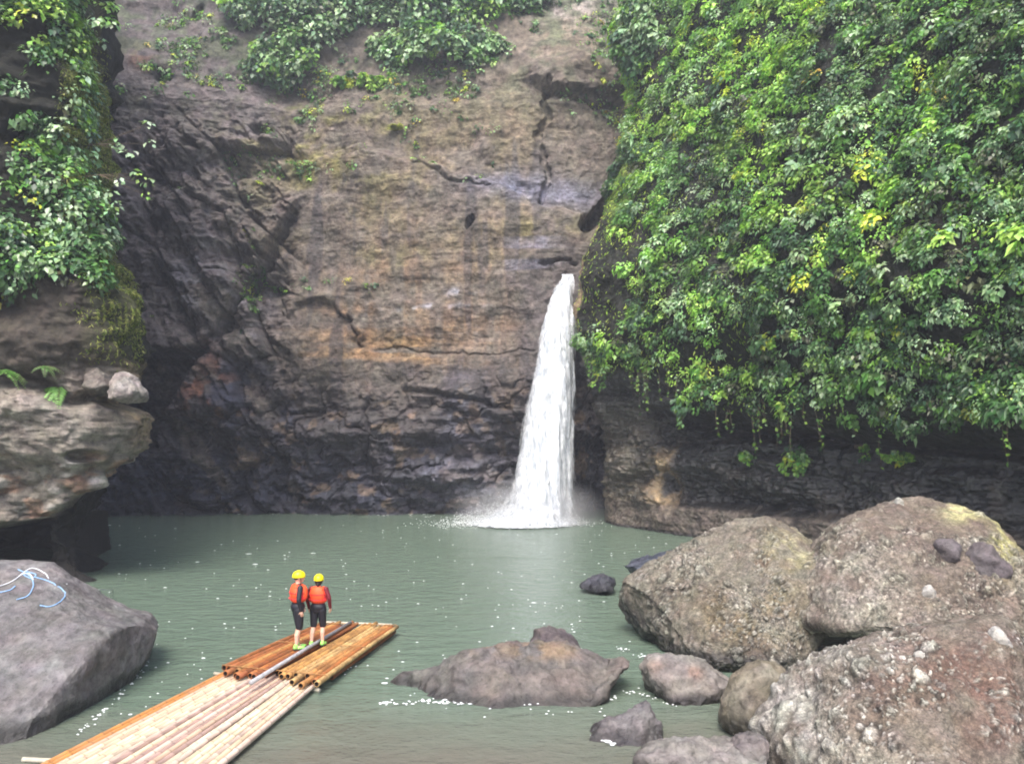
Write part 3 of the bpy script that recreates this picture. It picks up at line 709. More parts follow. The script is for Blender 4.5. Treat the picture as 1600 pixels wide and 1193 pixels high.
    if peb:
        for (f, amp, th_) in ((peb * .5, .07, .84), (peb * 1.1, .04, .58), (peb * 2.4, .022, .5)):
            b1, e1, cid = worley(P + fbm(P, 3, 2, 5)[:, None] * .05, f, seed + 50)
            keep = (cid > th_) * sstep(-.5, .15, bl + .5 * fn + .08)
            m = sstep(.52, .30, b1) * keep
            P = P + dirn * (m * amp)[:, None]
            pc = lin(ptint) * (.3 + .95 * ((cid * 7.3) % 1))[:, None]
            C = C * (1 - (m * .8)[:, None]) + pc * (m * .8)[:, None]
            C = C * (1 - .6 * (np.exp(-((b1 - .52) / .1) ** 2) * keep))[:, None]  # crevice shade painted as a dark ring round each pebble
    wz = sstep(wetz + .20, wetz + .04, P[:, 2] + fn * .08)
    C = C * (1 - .66 * wz)[:, None]
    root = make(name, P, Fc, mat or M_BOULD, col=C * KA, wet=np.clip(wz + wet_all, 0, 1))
    return tag(root, label, cat, group)

GB = [(116, 112, 112), (134, 130, 129), (98, 94, 93)]
rope_rock = boulder('boulder', [(-130, 905), (-60, 880), (0, 880), (50, 876), (82, 878), (100, 905), (110, 932), (135, 960), (182, 990), (178, 1030), (130, 1090), (70, 1165), (20, 1230), (-130, 1240), (-220, 1050)], 16.4, .6,
    'large smooth grey boulder at the left edge with tangled rope on top', GB, sub=7, facets=5, rough=.4, seed=3, c0=(10, 1060), wetz=.14, wy=1165)
boulder('boulder', [(500, 1135), (572, 1092), (640, 1062), (690, 1035), (730, 1010), (800, 1002), (862, 1000), (905, 1012), (935, 1035), (975, 1062), (1025, 1086), (1085, 1120), (1000, 1170), (800, 1180), (600, 1170)], 15.6, .5,
    'long low brown-grey rock in mid-stream with a lapping foam edge', [(108, 103, 100), (124, 115, 108)], sub=7, seed=5, spots=[(850, 1015, 60, 14, (158, 132, 102), .6), (740, 1010, 60, 10, (140, 122, 100), .4)], facets=5, wetz=.03, c0=(800, 1090), wy=1096)
boulder('boulder', [(825, 1005), (832, 984), (860, 978), (888, 984), (905, 1010), (900, 1050), (830, 1050)], 16.6, .4,
    'small rounded rock peeking out behind the long mid-stream rock', [(96, 88, 90), (110, 100, 98)], sub=5, seed=8, k=.8)
boulder('boulder', [(998, 1050), (1012, 1026), (1050, 1020), (1095, 1028), (1138, 1052), (1150, 1078), (1140, 1110), (1070, 1130), (1010, 1105)], 14.9, .45,
    'flattish pale grey rock at the foot of the big left conglomerate boulder', [(136, 130, 123), (152, 146, 138), (108, 102, 97)], sub=6, seed=11, spots=[(1085, 1050, 12, 10, (186, 150, 126), .5), (1025, 1042, 14, 10, (180, 150, 130), .5), (1080, 1095, 60, 10, (84, 76, 78), .8)], facets=9, wetz=.06, wy=1098)
boulder('boulder', [(922, 1150), (945, 1130), (985, 1118), (1012, 1096), (1035, 1112), (1054, 1145), (1070, 1175), (990, 1200), (910, 1185)], 12.9, .3,
    'small pointed purple-grey rock alone in the shallows', [(112, 106, 107), (128, 122, 121), (90, 84, 86)], sub=6, seed=13, facets=10, wetz=.04, wy=1160)
boulder('boulder', [(1130, 1105), (1150, 1060), (1190, 1034), (1235, 1040), (1262, 1065), (1262, 1120), (1225, 1175), (1160, 1175), (1130, 1145)], 12.9, .6,
    'rounded olive-brown boulder tucked beside the nearest conglomerate slab', [(120, 112, 96), (140, 132, 118)], sub=6, seed=15, spots=[(1190, 1120, 45, 32, (62, 56, 50), .9), (1215, 1050, 40, 14, (160, 150, 134), .6)], facets=6, rough=.7, wy=1146)
boulder('boulder', [(985, 1200), (1030, 1172), (1080, 1160), (1130, 1170), (1230, 1196), (1230, 1260), (1000, 1260)], 11.2, .7,
    'pale stone cut off by the bottom edge of the picture', [(138, 132, 127), (122, 116, 112)], sub=6, seed=17, facets=5, k=1.2)
boulder('boulder', [(1143, 1172), (1155, 1152), (1178, 1148), (1200, 1160), (1195, 1195), (1150, 1192)], 11.4, .3,
    'fist-sized dark purple stone at the foot of the nearest slab', [(112, 104, 104), (130, 122, 118)], sub=5, seed=19)
boulder('boulder', [(905, 918), (922, 902), (942, 897), (964, 906), (975, 920), (940, 926)], 24.6, .5,
    'small dark wet rock breaking the pool surface', [(66, 66, 74), (82, 82, 90)], sub=5, seed=21, wet_all=.6)
boulder('boulder', [(965, 900), (985, 884), (1030, 872), (1065, 862), (1090, 872), (1090, 900), (1020, 915)], 26.0, .9,
    'low dark bluish wet rock behind the big left conglomerate boulder', [(72, 76, 88), (96, 100, 112)], sub=6, seed=23, wet_all=.8, wetz=0)

def notch(P, dn):
    return P
CONG = [(126, 119, 106), (144, 137, 123), (106, 96, 84)]
boulder('conglomerate_boulder', [(930, 990), (945, 948), (980, 908), (1040, 882), (1100, 852), (1150, 832), (1215, 808), (1262, 803), (1300, 815), (1340, 850), (1340, 900), (1290, 960), (1238, 1075), (1190, 1095), (1080, 1075), (955, 1030)], 18.9, 1.3,
    'big slanting pebbly boulder, left one of the pair, sloping down to the pool', CONG, sub=7, mat=M_CONG, seed=31, facets=9, rough=.9, peb=8, c0=(1160, 945),
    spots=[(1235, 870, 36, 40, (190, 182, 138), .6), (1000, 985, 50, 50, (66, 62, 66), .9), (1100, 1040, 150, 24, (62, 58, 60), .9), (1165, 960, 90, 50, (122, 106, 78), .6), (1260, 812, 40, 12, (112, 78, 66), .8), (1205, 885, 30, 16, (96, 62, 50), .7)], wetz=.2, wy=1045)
boulder('conglomerate_boulder', [(1250, 975), (1262, 920), (1290, 852), (1330, 812), (1400, 782), (1450, 776), (1510, 790), (1560, 832), (1600, 880), (1660, 930), (1680, 1040), (1560, 1080), (1420, 1060), (1345, 985), (1290, 968)], 18.2, 1.6,
    'big rounded pebbly boulder with a yellow lichen rim at the right', [(120, 108, 97), (144, 136, 122), (104, 90, 80)], sub=7, mat=M_CONG, seed=33, facets=8, rough=.9, peb=8, c0=(1450, 935),
    spots=[(1330, 900, 70, 60, (164, 158, 146), .65), (1545, 860, 22, 30, (84, 78, 82), .8), (1480, 860, 26, 18, (84, 74, 72), .8), (1570, 830, 22, 50, (190, 186, 124), .85), (1510, 795, 34, 20, (200, 196, 140), .8), (1380, 970, 80, 40, (150, 144, 130), .5)], ptint=(190, 184, 168), k=.65)
boulder('conglomerate_boulder', [(1200, 1250), (1215, 1175), (1245, 1115), (1285, 1072), (1330, 1036), (1385, 1004), (1445, 972), (1500, 966), (1580, 974), (1660, 985), (1700, 1100), (1680, 1230), (1500, 1270), (1220, 1270)], 12.2, .7,
    'nearest reddish slab studded with pale pebbles at the lower right', [(122, 112, 101), (146, 138, 125), (108, 90, 81)], sub=7, mat=M_CONG, seed=37, facets=7, rough=.8, peb=7, c0=(1450, 1150),
    spots=[(1240, 1130, 60, 60, (190, 188, 180), .7), (1320, 1020, 80, 20, (190, 184, 172), .6), (1480, 1060, 110, 50, (118, 86, 74), .55), (1560, 1120, 50, 80, (112, 84, 74), .4), (1400, 1130, 120, 50, (120, 100, 84), .5), (1300, 1180, 80, 30, (170, 164, 150), .5)], ptint=(206, 202, 190), k=1.1)
# single pale cobbles sitting on the slabs
slab3 = bpy.data.objects['conglomerate_boulder.002']; slab2 = bpy.data.objects['conglomerate_boulder.001']
for x, y, r, sf, lb in ((1441, 1022, 12, slab3, 'white egg-shaped cobble stuck in the reddish slab'), (1413, 1028, 10, slab3, 'smaller grey-white cobble left of the white egg-shaped one'), (1567, 998, 17, slab3, 'pale lumpy cobble near the right end of the reddish slab'),
                        (1452, 926, 14, slab2, 'pale flat cobble in the middle of the rounded pebbly boulder'), (1548, 880, 34, slab2, 'large dark grey stone bedded in the rounded pebbly boulder'), (1484, 862, 22, slab2, 'dark stone left of the large dark grey bedded one'),
                        (1405, 786, 11, slab2, 'white stone on the top edge of the rounded pebbly boulder')):
    loc, n = hit(sf, x, y)
    if loc is None: loc, n = hit(sf, x, y + 8)
    if loc is None: continue
    rr = r * loc.y / F; V, Fc = ico(4)
    sgn = rng.uniform(.75, 1.15, 3); Q = V * rr * sgn * .9; Q = Q + unit(V) * (fbm(Q + x, .9 / rr, 4, 3) * .4 * rr)[:, None]
    base = (104, 97, 98) if 'dark' in lb else (190, 186, 178)
    make('cobble', Q + np.array(loc) - np.array(n) * rr * (.3 if 'dark' in lb else .4), Fc, M_BOULD, col=np.ones(Q.shape) * lin(base) * KA, wet=np.zeros(len(Q)))
    o = COL.objects[-1]; tag(o, lb, 'cobble', 'stones bedded in the pebbly boulders')
# stones lodged on the left buttress
for ol, Yc, lb, seed in (([(165, 622), (170, 592), (188, 580), (206, 588), (217, 610), (212, 628), (188, 630)], 25.4, 'pale angular stone lodged on the tip of the left buttress', 51),
                         ([(132, 604), (138, 582), (150, 574), (165, 586), (168, 606), (150, 616)], 25.7, 'darker smaller stone wedged left of the pale angular one', 53)):
    boulder('lodged_stone', ol, Yc, .45, lb, [(160, 152, 146), (140, 130, 124)] if seed == 51 else [(122, 114, 106)], sub=5, seed=seed, cat='stone', wetz=-9)

# ------------------------------------------------------------------ ropes on the left boulder
M_ROPE = plain('blue_rope', (140, 178, 218), .7, .25, 30)
M_ROPEW = plain('white_rope', (214, 216, 222), .7, .2, 30)
r_ = empty('rope', hit(rope_rock, 60, 915)[0]); tag(r_, 'tangled pale blue and white rope lying on the left boulder', 'rope')
for pts, mt in (([(-30, 922), (0, 916), (20, 908), (34, 898), (46, 897), (52, 906)], M_ROPEW), ([(-30, 932), (0, 926), (16, 922), (24, 916)], M_ROPE), ([(28, 890), (44, 898), (52, 910), (50, 922), (42, 932), (26, 937)], M_ROPE),
                ([(55, 902), (75, 908), (92, 917), (102, 928), (94, 940), (78, 948), (62, 946)], M_ROPE), ([(30, 900), (50, 888), (70, 896), (76, 904)], M_ROPEW), ([(34, 896), (48, 904), (56, 898), (40, 893)], M_ROPE)):
    f, dd = catmull(pts, 30); path = []
    for q in f[::12]:
        l, n = hit(rope_rock, q[0], q[1])
        if l is not None: path.append(np.array(l + n * .015 - r_.location))
    if len(path) > 2:
        V, Fs = tube(path, .010, 6); poly('rope_loop', V, Fs, mt, r_)
l0, n0 = hit(rope_rock, 104, 912)
if l0 is not None:
    l1 = at(176, 921, z=.03); mid = (l0 + l1) / 2 - Vector((0, 0, .05))
    V, Fs = tube([l0, mid, l1], .012, 6); poly('mooring_line', V, Fs, M_ROPEW, r_); COL.objects[-1].matrix_parent_inverse = Matrix.Translation(-Vector(r_.location))

# ------------------------------------------------------------------ water
t = NT('pool_water')
pos = t.coord((1, 1, 1)); sep = t.add('ShaderNodeSeparateXYZ', ins={0: t.add('ShaderNodeNewGeometry').outputs['Position']})
nz = t.noise(.25, 4, .6)
shore = t.math('ADD', sep.outputs[1], t.math('MULTIPLY', t.math('SUBTRACT', nz, .5), 5.0))
fsh = t.rng(shore, 11.5, 15.0, 0, 1)
c = t.mixc(fsh, (*(lin((126, 124, 112)) * .58), 1), (*(lin((111, 129, 113)) * .71), 1))
c = t.mixc(t.rng(t.noise(.7, 4, .6, t.coord((.5, 1.4, 1))), .45, .7, 0, .35), c, (*(lin((120, 134, 118)) * .72), 1))
t.set('Base Color', c); t.set('Roughness', .16); t.set('IOR', 1.33); t.set('Specular IOR Level', .5)
dx = t.math('SUBTRACT', sep.outputs[0], 1.6); dy = t.math('SUBTRACT', sep.outputs[1], 44.0)
dist = t.math('SQRT', t.math('ADD', t.math('MULTIPLY', dx, dx), t.math('MULTIPLY', dy, dy)))
near = t.rng(dist, 2, 34, 1.0, .25)
w1 = t.noise(1.6, 4, .6, t.coord((1, 1.8, 1)), dist=.4); w2 = t.noise(6.5, 3, .6, t.coord((1, 1.9, 1)))
b = t.add('ShaderNodeBump', ins={'Height': w1, 'Strength': near, 'Distance': .22}).outputs[0]
b2 = t.add('ShaderNodeBump', ins={'Height': w2, 'Strength': .45, 'Distance': .045, 'Normal': b}).outputs[0]
t.l.new(b2, t.p.inputs['Normal'])
xs = np.r_[np.linspace(-90, -12, 40), np.linspace(-11.8, 16, 140), np.linspace(17, 90, 40)]; ys = np.r_[np.linspace(-60, 5, 20), np.linspace(5.2, 52, 260), np.linspace(54, 90, 10)]
X, Y = np.meshgrid(xs, ys, indexing='ij'); G = np.stack([X, Y, X * 0], -1)
G[..., 2] = fbm(G, (.9, 1.3, 1), 3, 301) * .012
make('pool_water', G.reshape(-1, 3), grid_faces(*X.shape, flip=False), t.m); tag(COL.objects[-1], 'murky green pool below the waterfall', kind='structure')
xs = np.linspace(-100, 100, 60); X, Y = np.meshgrid(xs, xs + 30, indexing='ij'); G = np.stack([X, Y, X * 0 - 2.2], -1); G[..., 2] += fbm(G, .1, 3, 303) * .3
make('river_bed', G.reshape(-1, 3), grid_faces(*X.shape), plain('river_bed', (90, 82, 68), .9, .3, .6)); tag(COL.objects[-1], kind='structure')

# scattered white flecks and foam lines
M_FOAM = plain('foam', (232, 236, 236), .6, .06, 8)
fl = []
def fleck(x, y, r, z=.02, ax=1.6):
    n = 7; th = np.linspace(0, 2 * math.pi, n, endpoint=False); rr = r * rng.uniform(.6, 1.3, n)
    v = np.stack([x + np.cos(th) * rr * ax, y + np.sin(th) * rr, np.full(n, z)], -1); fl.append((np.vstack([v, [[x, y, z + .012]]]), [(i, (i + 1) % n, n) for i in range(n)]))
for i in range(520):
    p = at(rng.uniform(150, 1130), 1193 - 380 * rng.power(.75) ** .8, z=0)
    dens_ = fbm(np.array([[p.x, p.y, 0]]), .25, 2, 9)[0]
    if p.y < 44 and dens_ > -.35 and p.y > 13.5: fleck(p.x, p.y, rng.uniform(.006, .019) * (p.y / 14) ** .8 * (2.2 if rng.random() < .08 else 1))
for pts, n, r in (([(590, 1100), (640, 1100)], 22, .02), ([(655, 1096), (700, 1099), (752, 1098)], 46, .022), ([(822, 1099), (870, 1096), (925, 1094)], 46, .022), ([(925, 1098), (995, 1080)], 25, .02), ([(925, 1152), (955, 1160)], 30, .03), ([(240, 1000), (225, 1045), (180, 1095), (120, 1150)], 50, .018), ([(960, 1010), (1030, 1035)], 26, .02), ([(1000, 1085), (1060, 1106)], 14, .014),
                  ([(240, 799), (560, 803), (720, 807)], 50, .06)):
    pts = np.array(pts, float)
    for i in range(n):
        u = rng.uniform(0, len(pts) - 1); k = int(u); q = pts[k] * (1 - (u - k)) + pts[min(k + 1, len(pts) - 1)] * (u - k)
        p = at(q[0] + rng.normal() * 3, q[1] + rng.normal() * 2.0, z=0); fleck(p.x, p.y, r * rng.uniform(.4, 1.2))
V, Fs = merge(fl); poly('pool_flecks', V, Fs, M_FOAM); tag(COL.objects[-1], 'white flecks and foam lines on the pool', 'foam', kind='stuff')

# ------------------------------------------------------------------ waterfall
t = NT('falling_water')
t.set('Roughness', .8); t.set('Specular IOR Level', .3)
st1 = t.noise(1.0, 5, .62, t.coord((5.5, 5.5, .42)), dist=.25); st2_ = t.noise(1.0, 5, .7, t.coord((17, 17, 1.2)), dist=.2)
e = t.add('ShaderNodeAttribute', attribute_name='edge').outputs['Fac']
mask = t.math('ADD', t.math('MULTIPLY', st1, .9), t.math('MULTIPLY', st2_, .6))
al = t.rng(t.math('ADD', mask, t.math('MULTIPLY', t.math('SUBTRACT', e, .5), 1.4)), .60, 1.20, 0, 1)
t.set('Base Color', t.mixc(t.rng(mask, .60, .88, 0, 1), (.46, .51, .57, 1), (.88, .90, .92, 1)))  # streak shading mixed into the base colour
tr = t.add('ShaderNodeBsdfTransparent'); tl = t.add('ShaderNodeBsdfTranslucent', ins={'Color': (.95, .97, 1, 1)})
mx0 = t.add('ShaderNodeMixShader', ins={0: .25, 1: t.p.outputs[0], 2: tl.outputs[0]})
mx = t.add('ShaderNodeMixShader', ins={0: al, 1: tr.outputs[0], 2: mx0.outputs[0]}); t.l.new(mx.outputs[0], t.out.inputs['Surface'])
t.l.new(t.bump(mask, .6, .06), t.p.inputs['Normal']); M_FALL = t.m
LEFTE = [(432, 878), (442, 871), (460, 863), (490, 853), (530, 843), (580, 833), (640, 821), (700, 811), (745, 802), (770, 794), (785, 785), (796, 770), (806, 748), (814, 724)]
RIGHTE = [(432, 897), (520, 897), (600, 894), (700, 889), (760, 887), (790, 889), (803, 893), (814, 903)]
fall = empty('waterfall', at(835, 812, Y=45.2)); tag(fall, 'white waterfall plunging from the rock slot into the pool', 'waterfall')
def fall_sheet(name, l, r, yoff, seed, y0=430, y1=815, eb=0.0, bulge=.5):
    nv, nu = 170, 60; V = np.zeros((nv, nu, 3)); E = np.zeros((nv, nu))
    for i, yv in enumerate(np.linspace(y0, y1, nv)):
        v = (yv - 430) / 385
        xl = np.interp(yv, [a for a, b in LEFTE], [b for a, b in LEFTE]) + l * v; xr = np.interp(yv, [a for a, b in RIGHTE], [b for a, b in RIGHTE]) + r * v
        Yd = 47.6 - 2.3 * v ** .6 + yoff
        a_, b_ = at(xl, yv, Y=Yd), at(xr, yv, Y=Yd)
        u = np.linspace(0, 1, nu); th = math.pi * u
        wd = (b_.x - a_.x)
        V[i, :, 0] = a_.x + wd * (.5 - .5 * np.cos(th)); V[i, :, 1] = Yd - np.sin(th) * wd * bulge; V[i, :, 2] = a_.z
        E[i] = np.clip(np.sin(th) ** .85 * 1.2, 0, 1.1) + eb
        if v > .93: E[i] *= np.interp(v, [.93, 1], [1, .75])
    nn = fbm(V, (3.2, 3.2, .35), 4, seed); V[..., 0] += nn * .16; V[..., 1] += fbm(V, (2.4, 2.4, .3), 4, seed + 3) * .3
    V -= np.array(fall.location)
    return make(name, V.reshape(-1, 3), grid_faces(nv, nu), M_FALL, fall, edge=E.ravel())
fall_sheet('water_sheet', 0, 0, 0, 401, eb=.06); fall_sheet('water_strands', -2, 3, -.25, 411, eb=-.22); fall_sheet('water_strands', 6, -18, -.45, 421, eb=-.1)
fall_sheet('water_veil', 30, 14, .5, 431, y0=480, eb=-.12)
# splash: droplets thrown up round the foot
dr = []
V0, F0 = ico(1)
n = 7000; a = rng.normal(size=n) * 1.5 - .4; hgt = np.abs(rng.normal(size=n)) * np.interp(np.abs(a), [0, 1.5, 4], [1.1, .6, .15])
cx0 = at(822, 812, z=0).x
ctr = np.stack([cx0 - .5 + a * 1.05, 44.2 + rng.normal(size=n) * .9, hgt * .8], -1); rr = rng.uniform(.008, .026, n)
Vd = (ctr[:, None] + V0[None] * rr[:, None, None]).reshape(-1, 3) - np.array(fall.location); Fd = (F0[None] + (np.arange(n) * len(V0))[:, None, None]).reshape(-1, 3)
make('splash_droplets', Vd, Fd, M_FOAM, fall); COL.objects[-1]['kind'] = 'stuff'
# churned foam apron
t = NT('churned_foam'); t.set('Base Color', (.82, .86, .87, 1)); t.set('Roughness', .6)
e = t.add('ShaderNodeAttribute', attribute_name='edge').outputs['Fac']
al = t.rng(t.math('ADD', t.noise(2.2, 6, .7, t.coord((1, 1.6, 1))), e), .62, 1.25, 0, 1)
mx = t.add('ShaderNodeMixShader', ins={0: al, 1: t.add('ShaderNodeBsdfTransparent').outputs[0], 2: t.p.outputs[0]}); t.l.new(mx.outputs[0], t.out.inputs['Surface'])
a_, b_ = 60, 60; U, T_ = np.meshgrid(np.linspace(0, 1, a_), np.linspace(0, 2 * math.pi, b_), indexing='ij')
G = np.stack([cx0 - .3 + U * np.cos(T_) * 4.6, 44.4 + U * np.sin(T_) * 2.6, .05 + .3 * (1 - U) ** 2 + U * 0], -1); G[..., 2] += np.abs(fbm(G, 1.6, 4, 441)) * .25 * (1 - U)
make('foam_apron', G.reshape(-1, 3) - np.array(fall.location), grid_faces(a_, b_, flip=True), t.m, fall, edge=(1 - U ** 1.2).ravel() * .75)
# mist hanging round the foot
t = NT('spray'); t.n.remove(t.p)
tc = t.add('ShaderNodeTexCoord'); gr = t.add('ShaderNodeVectorMath', operation='LENGTH', ins={0: tc.outputs['Object']})
dn = t.math('MULTIPLY', t.math('POWER', t.rng(gr.outputs['Value'], 0, 1, 1, 0), 1.6), t.rng(t.noise(.9, 3, .6), .3, .7, .4, 1.2))
pv = t.add('ShaderNodeVolumePrincipled', ins={'Color': (.95, .97, 1, 1), 'Density': t.math('MULTIPLY', dn, 1.3)})
t.l.new(pv.outputs[0], t.out.inputs['Volume'])
V, Fc = ico(3)
o = make('spray_mist', V, Fc, t.m); o.location = (cx0 + .1, 44.3, .6); o.scale = (4.8, 2.6, 2.2); tag(o, 'fine white spray hanging round the foot of the waterfall', 'spray', kind='stuff')

# ------------------------------------------------------------------ raft
def bamboo_mat(name, a, b_, c_, rough):
    t = NT(name)
    at_ = t.add('ShaderNodeAttribute', attribute_name='Col').outputs['Color']
    tc = t.add('ShaderNodeTexCoord').outputs['Object']
    mp = lambda s_: t.add('ShaderNodeMapping', ins={'Vector': tc, 'Scale': s_}).outputs[0]
    n1 = t.noise(1, 5, .65, mp((22, 1.6, 22))); n2 = t.noise(1, 4, .6, mp((3, 2.2, 3)))
    c = t.mixc(t.rng(n1, .42, .68, 0, b_), at_, (*a, 1)); c = t.mixc(t.rng(n2, .46, .66, 0, c_), c, (*[x * .45 for x in a], 1))
    t.set('Base Color', c); t.set('Roughness', rough); t.l.new(t.bump(n1, .5, .008), t.p.inputs['Normal']); return t.m
M_AMB = bamboo_mat('amber_bamboo', lin((140, 94, 54)), .6, .6, .72); M_PALE = bamboo_mat('pale_bamboo', lin((176, 144, 122)), .45, .22, .6)
M_DARK = plain('bamboo_hollow', (40, 26, 18), .9)
raft = empty('bamboo_raft', (-4.3, 15.5, 0)); tag(raft, 'long bamboo raft with pale poles in front and a raised amber deck', 'raft')
RO = np.array(raft.location)
def pole(name, p0, p1, r0, r1, col, mat, bend=.02, hollow=True, node=.38, sides=10):
    p0, p1 = np.array(p0), np.array(p1); L = np.linalg.norm(p1 - p0); path = []; rad = []
    t_ = rng.uniform(0, node); bx, bz = rng.normal(size=2) * bend
    ks = [0.0]
    while t_ < L - .05: ks += [t_ - .025, t_, t_ + .025]; t_ += node * rng.uniform(.85, 1.15)
    ks += [L]; ks = sorted(k for k in set(ks) if 0 <= k <= L)
    for k in ks:
        u = k / L; path.append(p0 + (p1 - p0) * u + np.array([bx, 0, bz * .4]) * math.sin(math.pi * u)); rad.append(r0 + (r1 - r0) * u)
    rad = np.array(rad)
    for i, k in enumerate(ks):
        if 0 < i < len(ks) - 1 and i % 3 == 2: rad[i] *= 1.11
    V, Fs = tube(np.array(path) - RO, rad, sides, cap=False); n = len(path)
    d_ = unit((p1 - p0)[None])[0]
    ms = [mat, M_DARK]
    # recessed dark ends
    base = len(V); ring0 = V[:sides]; ringN = V[(n-1)*sides:n*sides]; c0 = ring0.mean(0); c1 = ringN.mean(0)
    in0 = c0 + (ring0 - c0) * .78; in1 = c1 + (ringN - c1) * .78; d0 = in0 + d_ * .05; d1 = in1 - d_ * .05
    V = np.vstack([V, in0, d0, in1, d1, (c0 + d_ * .05)[None], (c1 - d_ * .05)[None]]); dark = []
    for j in range(sides):
        k = (j + 1) % sides; a = base; b = base + sides; c = base + 2 * sides; d = base + 3 * sides; e0 = base + 4 * sides; e1 = e0 + 1; N0 = (n-1) * sides
        Fs += [(j, a + j, a + k, k), (N0 + j, N0 + k, c + k, c + j)]
        dark += [(a + j, b + j, b + k, a + k), (b + j, e0, b + k), (c + j, c + k, d + k, d + j), (d + j, d + k, e1)]
    nF = len(Fs); o = poly(name, V, Fs + dark, mat, raft); o.data.materials.append(M_DARK)
    o.data.polygons.foreach_set('material_index', [0] * nF + [1] * len(dark))
    a = o.data.color_attributes.new('Col', 'FLOAT_COLOR', 'POINT'); cc = np.ones((len(V), 4), np.float32); cc[:, :3] = col
    for i in range(n):
        if 0 < i < n - 1 and i % 3 == 2: cc[i*sides:(i+1)*sides, :3] *= .5
        else: cc[i*sides:(i+1)*sides, :3] *= rng.uniform(.82, 1.12)
    a.data.foreach_set('color', cc.ravel())
    return o
def bil(c, u, v): A, B, C_, D_ = c; return (A * (1 - u) + B * u) * (1 - v) + (C_ * (1 - u) + D_ * u) * v
A = np.array(at(332, 1046, z=.24)); B = np.array(at(502, 1064, z=.24)); C_ = np.array(at(505, 970, z=.24)); D_ = np.array(at(628, 973, z=.24))
amb = (A, B, C_, D_)
AMC = [(150, 84, 46), (208, 150, 86), (190, 116, 58), (222, 186, 124), (170, 98, 52), (210, 160, 92), (182, 110, 58)]
n = 19
for i in range(n):
    u = (i + .5) / n
    if i == 9: continue
    p0 = bil(amb, u, rng.uniform(-.05, .09)); p1 = bil(amb, u, rng.uniform(.94, 1.03)); p0[2] = .2 + rng.uniform(-.012, .012); p1[2] = .2 + rng.uniform(-.01, .01)
    pole('bamboo_pole', p0, p1, .054, .045, lin(AMC[rng.integers(7)]) * .78, M_AMB, .012)
for i in range(18):   # lower layer of amber poles, glimpsed in the gaps
    u = (i + 1.0) / n; p0 = bil(amb, u, .16); p1 = bil(amb, u, .95); p0[2] = p1[2] = .09
    pole('bamboo_pole', p0, p1,   .048, .042, lin((150, 78, 30)) * .7, M_AMB, .01, sides=8)
A2 = np.array(at(58, 1196, z=.12)); B2 = np.array(at(345, 1196, z=.12)); C2 = np.array(at(356, 1045, z=.12)); D2 = np.array(at(497, 1066, z=.12))
pal = (A2, B2, C2, D2); PC = [(236, 218, 184), (226, 206, 172), (240, 226, 198), (214, 186, 160), (222, 200, 184)]
for i in range(24):
    u = (i + .5) / 24; c = lin(PC[rng.integers(5)]) * .82
    p0 = bil(pal, u, -.12 + rng.uniform(-.03, .03)); p1 = bil(pal, u, 1.03 + rng.uniform(-.02, .03)); p0[2] = .10; p1[2] = .10
    if i < 2: c = lin((206, 140, 70)) * .8
    if 9 <= i <= 15 and i % 2: c = lin((190, 160, 150)) * .7
    pole('bamboo_pole', p0, p1, .052, .038, c, M_PALE, .012)
g0 = at(392, 1066, z=.3); g1 = at(548, 972, z=.3)
M_GREY = plain('weathered_pole', (150, 150, 152), .6, .3, 9)
V, Fs = tube([np.array(g0) - RO, (np.array(g0) + np.array(g1)) / 2 - RO + [0, 0, .01], np.array(g1) - RO], [.042, .04, .036], 10); poly('centre_pole', V, Fs, M_GREY, raft); COL.objects[-1]['label'] = 'grey weathered pole lying along the middle of the deck'
for (x0, y0, x1, y1, z_, nm) in ((338, 1052, 500, 1078, .025, 'crossbar'), (42, 1186, 365, 1202, .03, 'crossbar'), (512, 972, 612, 976, .02, 'crossbar')):
    q0 = np.array(at(x0, y0, z=z_)); q1 = np.array(at(x1, y1, z=z_)); dd = q1 - q0; q0 -= dd * .02; q1 += dd * .0
    V, Fs = tube([q0 - RO, q1 - RO], .035, 8); poly(nm, V, Fs, plain('bleached_bar', (186, 178, 160), .7), raft)
for v in (.06, .5, .93):    # lashings over the deck
    q0 = bil(amb, .01, v); q1 = bil(amb, .99, v); path = []
    for k in np.linspace(0, 1, 91):
        q = q0 * (1 - k) + q1 * k; q[2] = .262 + .012 * abs(math.sin(k * n * math.pi)); path.append(q - RO)
    V, Fs = tube(path, .009, 5); poly('lashing', V, Fs, plain('twine', (150, 112, 70), .8), raft)

# ------------------------------------------------------------------ people
def cone(a, b, r0, r1, seg=14):
    a = np.array(a, float); b = np.array(b, float); d = unit((b - a)[None])[0]; L = np.linalg.norm(b - a); path = []; rr = []
    for t_ in (-.98, -.8, -.5, 0): path.append(a + d * r0 * t_); rr.append(r0 * math.sqrt(max(0, 1 - t_ * t_)))
    for t_ in (0, .5, .8, .98): path.append(b + d * r1 * t_); rr.append(r1 * math.sqrt(max(0, 1 - t_ * t_)))
    return tube(path, rr, seg)
def ell(c, r, rot=None):
    V, Fc = ico(3); Q = V * np.array(r)
    if rot is not None: Q = Q @ np.array(rot.to_3x3()).T
    return Q + np.array(c), [tuple(f) for f in Fc]
def voxel(name, parts, mat, parent, vs=.008, smooth=3):
    V, Fs = merge(parts); o = poly(name, V, Fs, mat, parent)
    m = o.modifiers.new('r', 'REMESH'); m.mode = 'VOXEL'; m.voxel_size = vs; m.use_smooth_shade = True
    m2 = o.modifiers.new('s', 'SMOOTH'); m2.iterations = smooth; m2.factor = .5
    bpy.context.view_layer.update(); dg = bpy.context.evaluated_depsgraph_get()
    me = bpy.data.meshes.new_from_object(o.evaluated_get(dg)); o.modifiers.clear(); o.data = me
    me.name = name
    if not me.materials: me.materials.append(mat)
    me.polygons.foreach_set('use_smooth', [True] * len(me.polygons)); return o
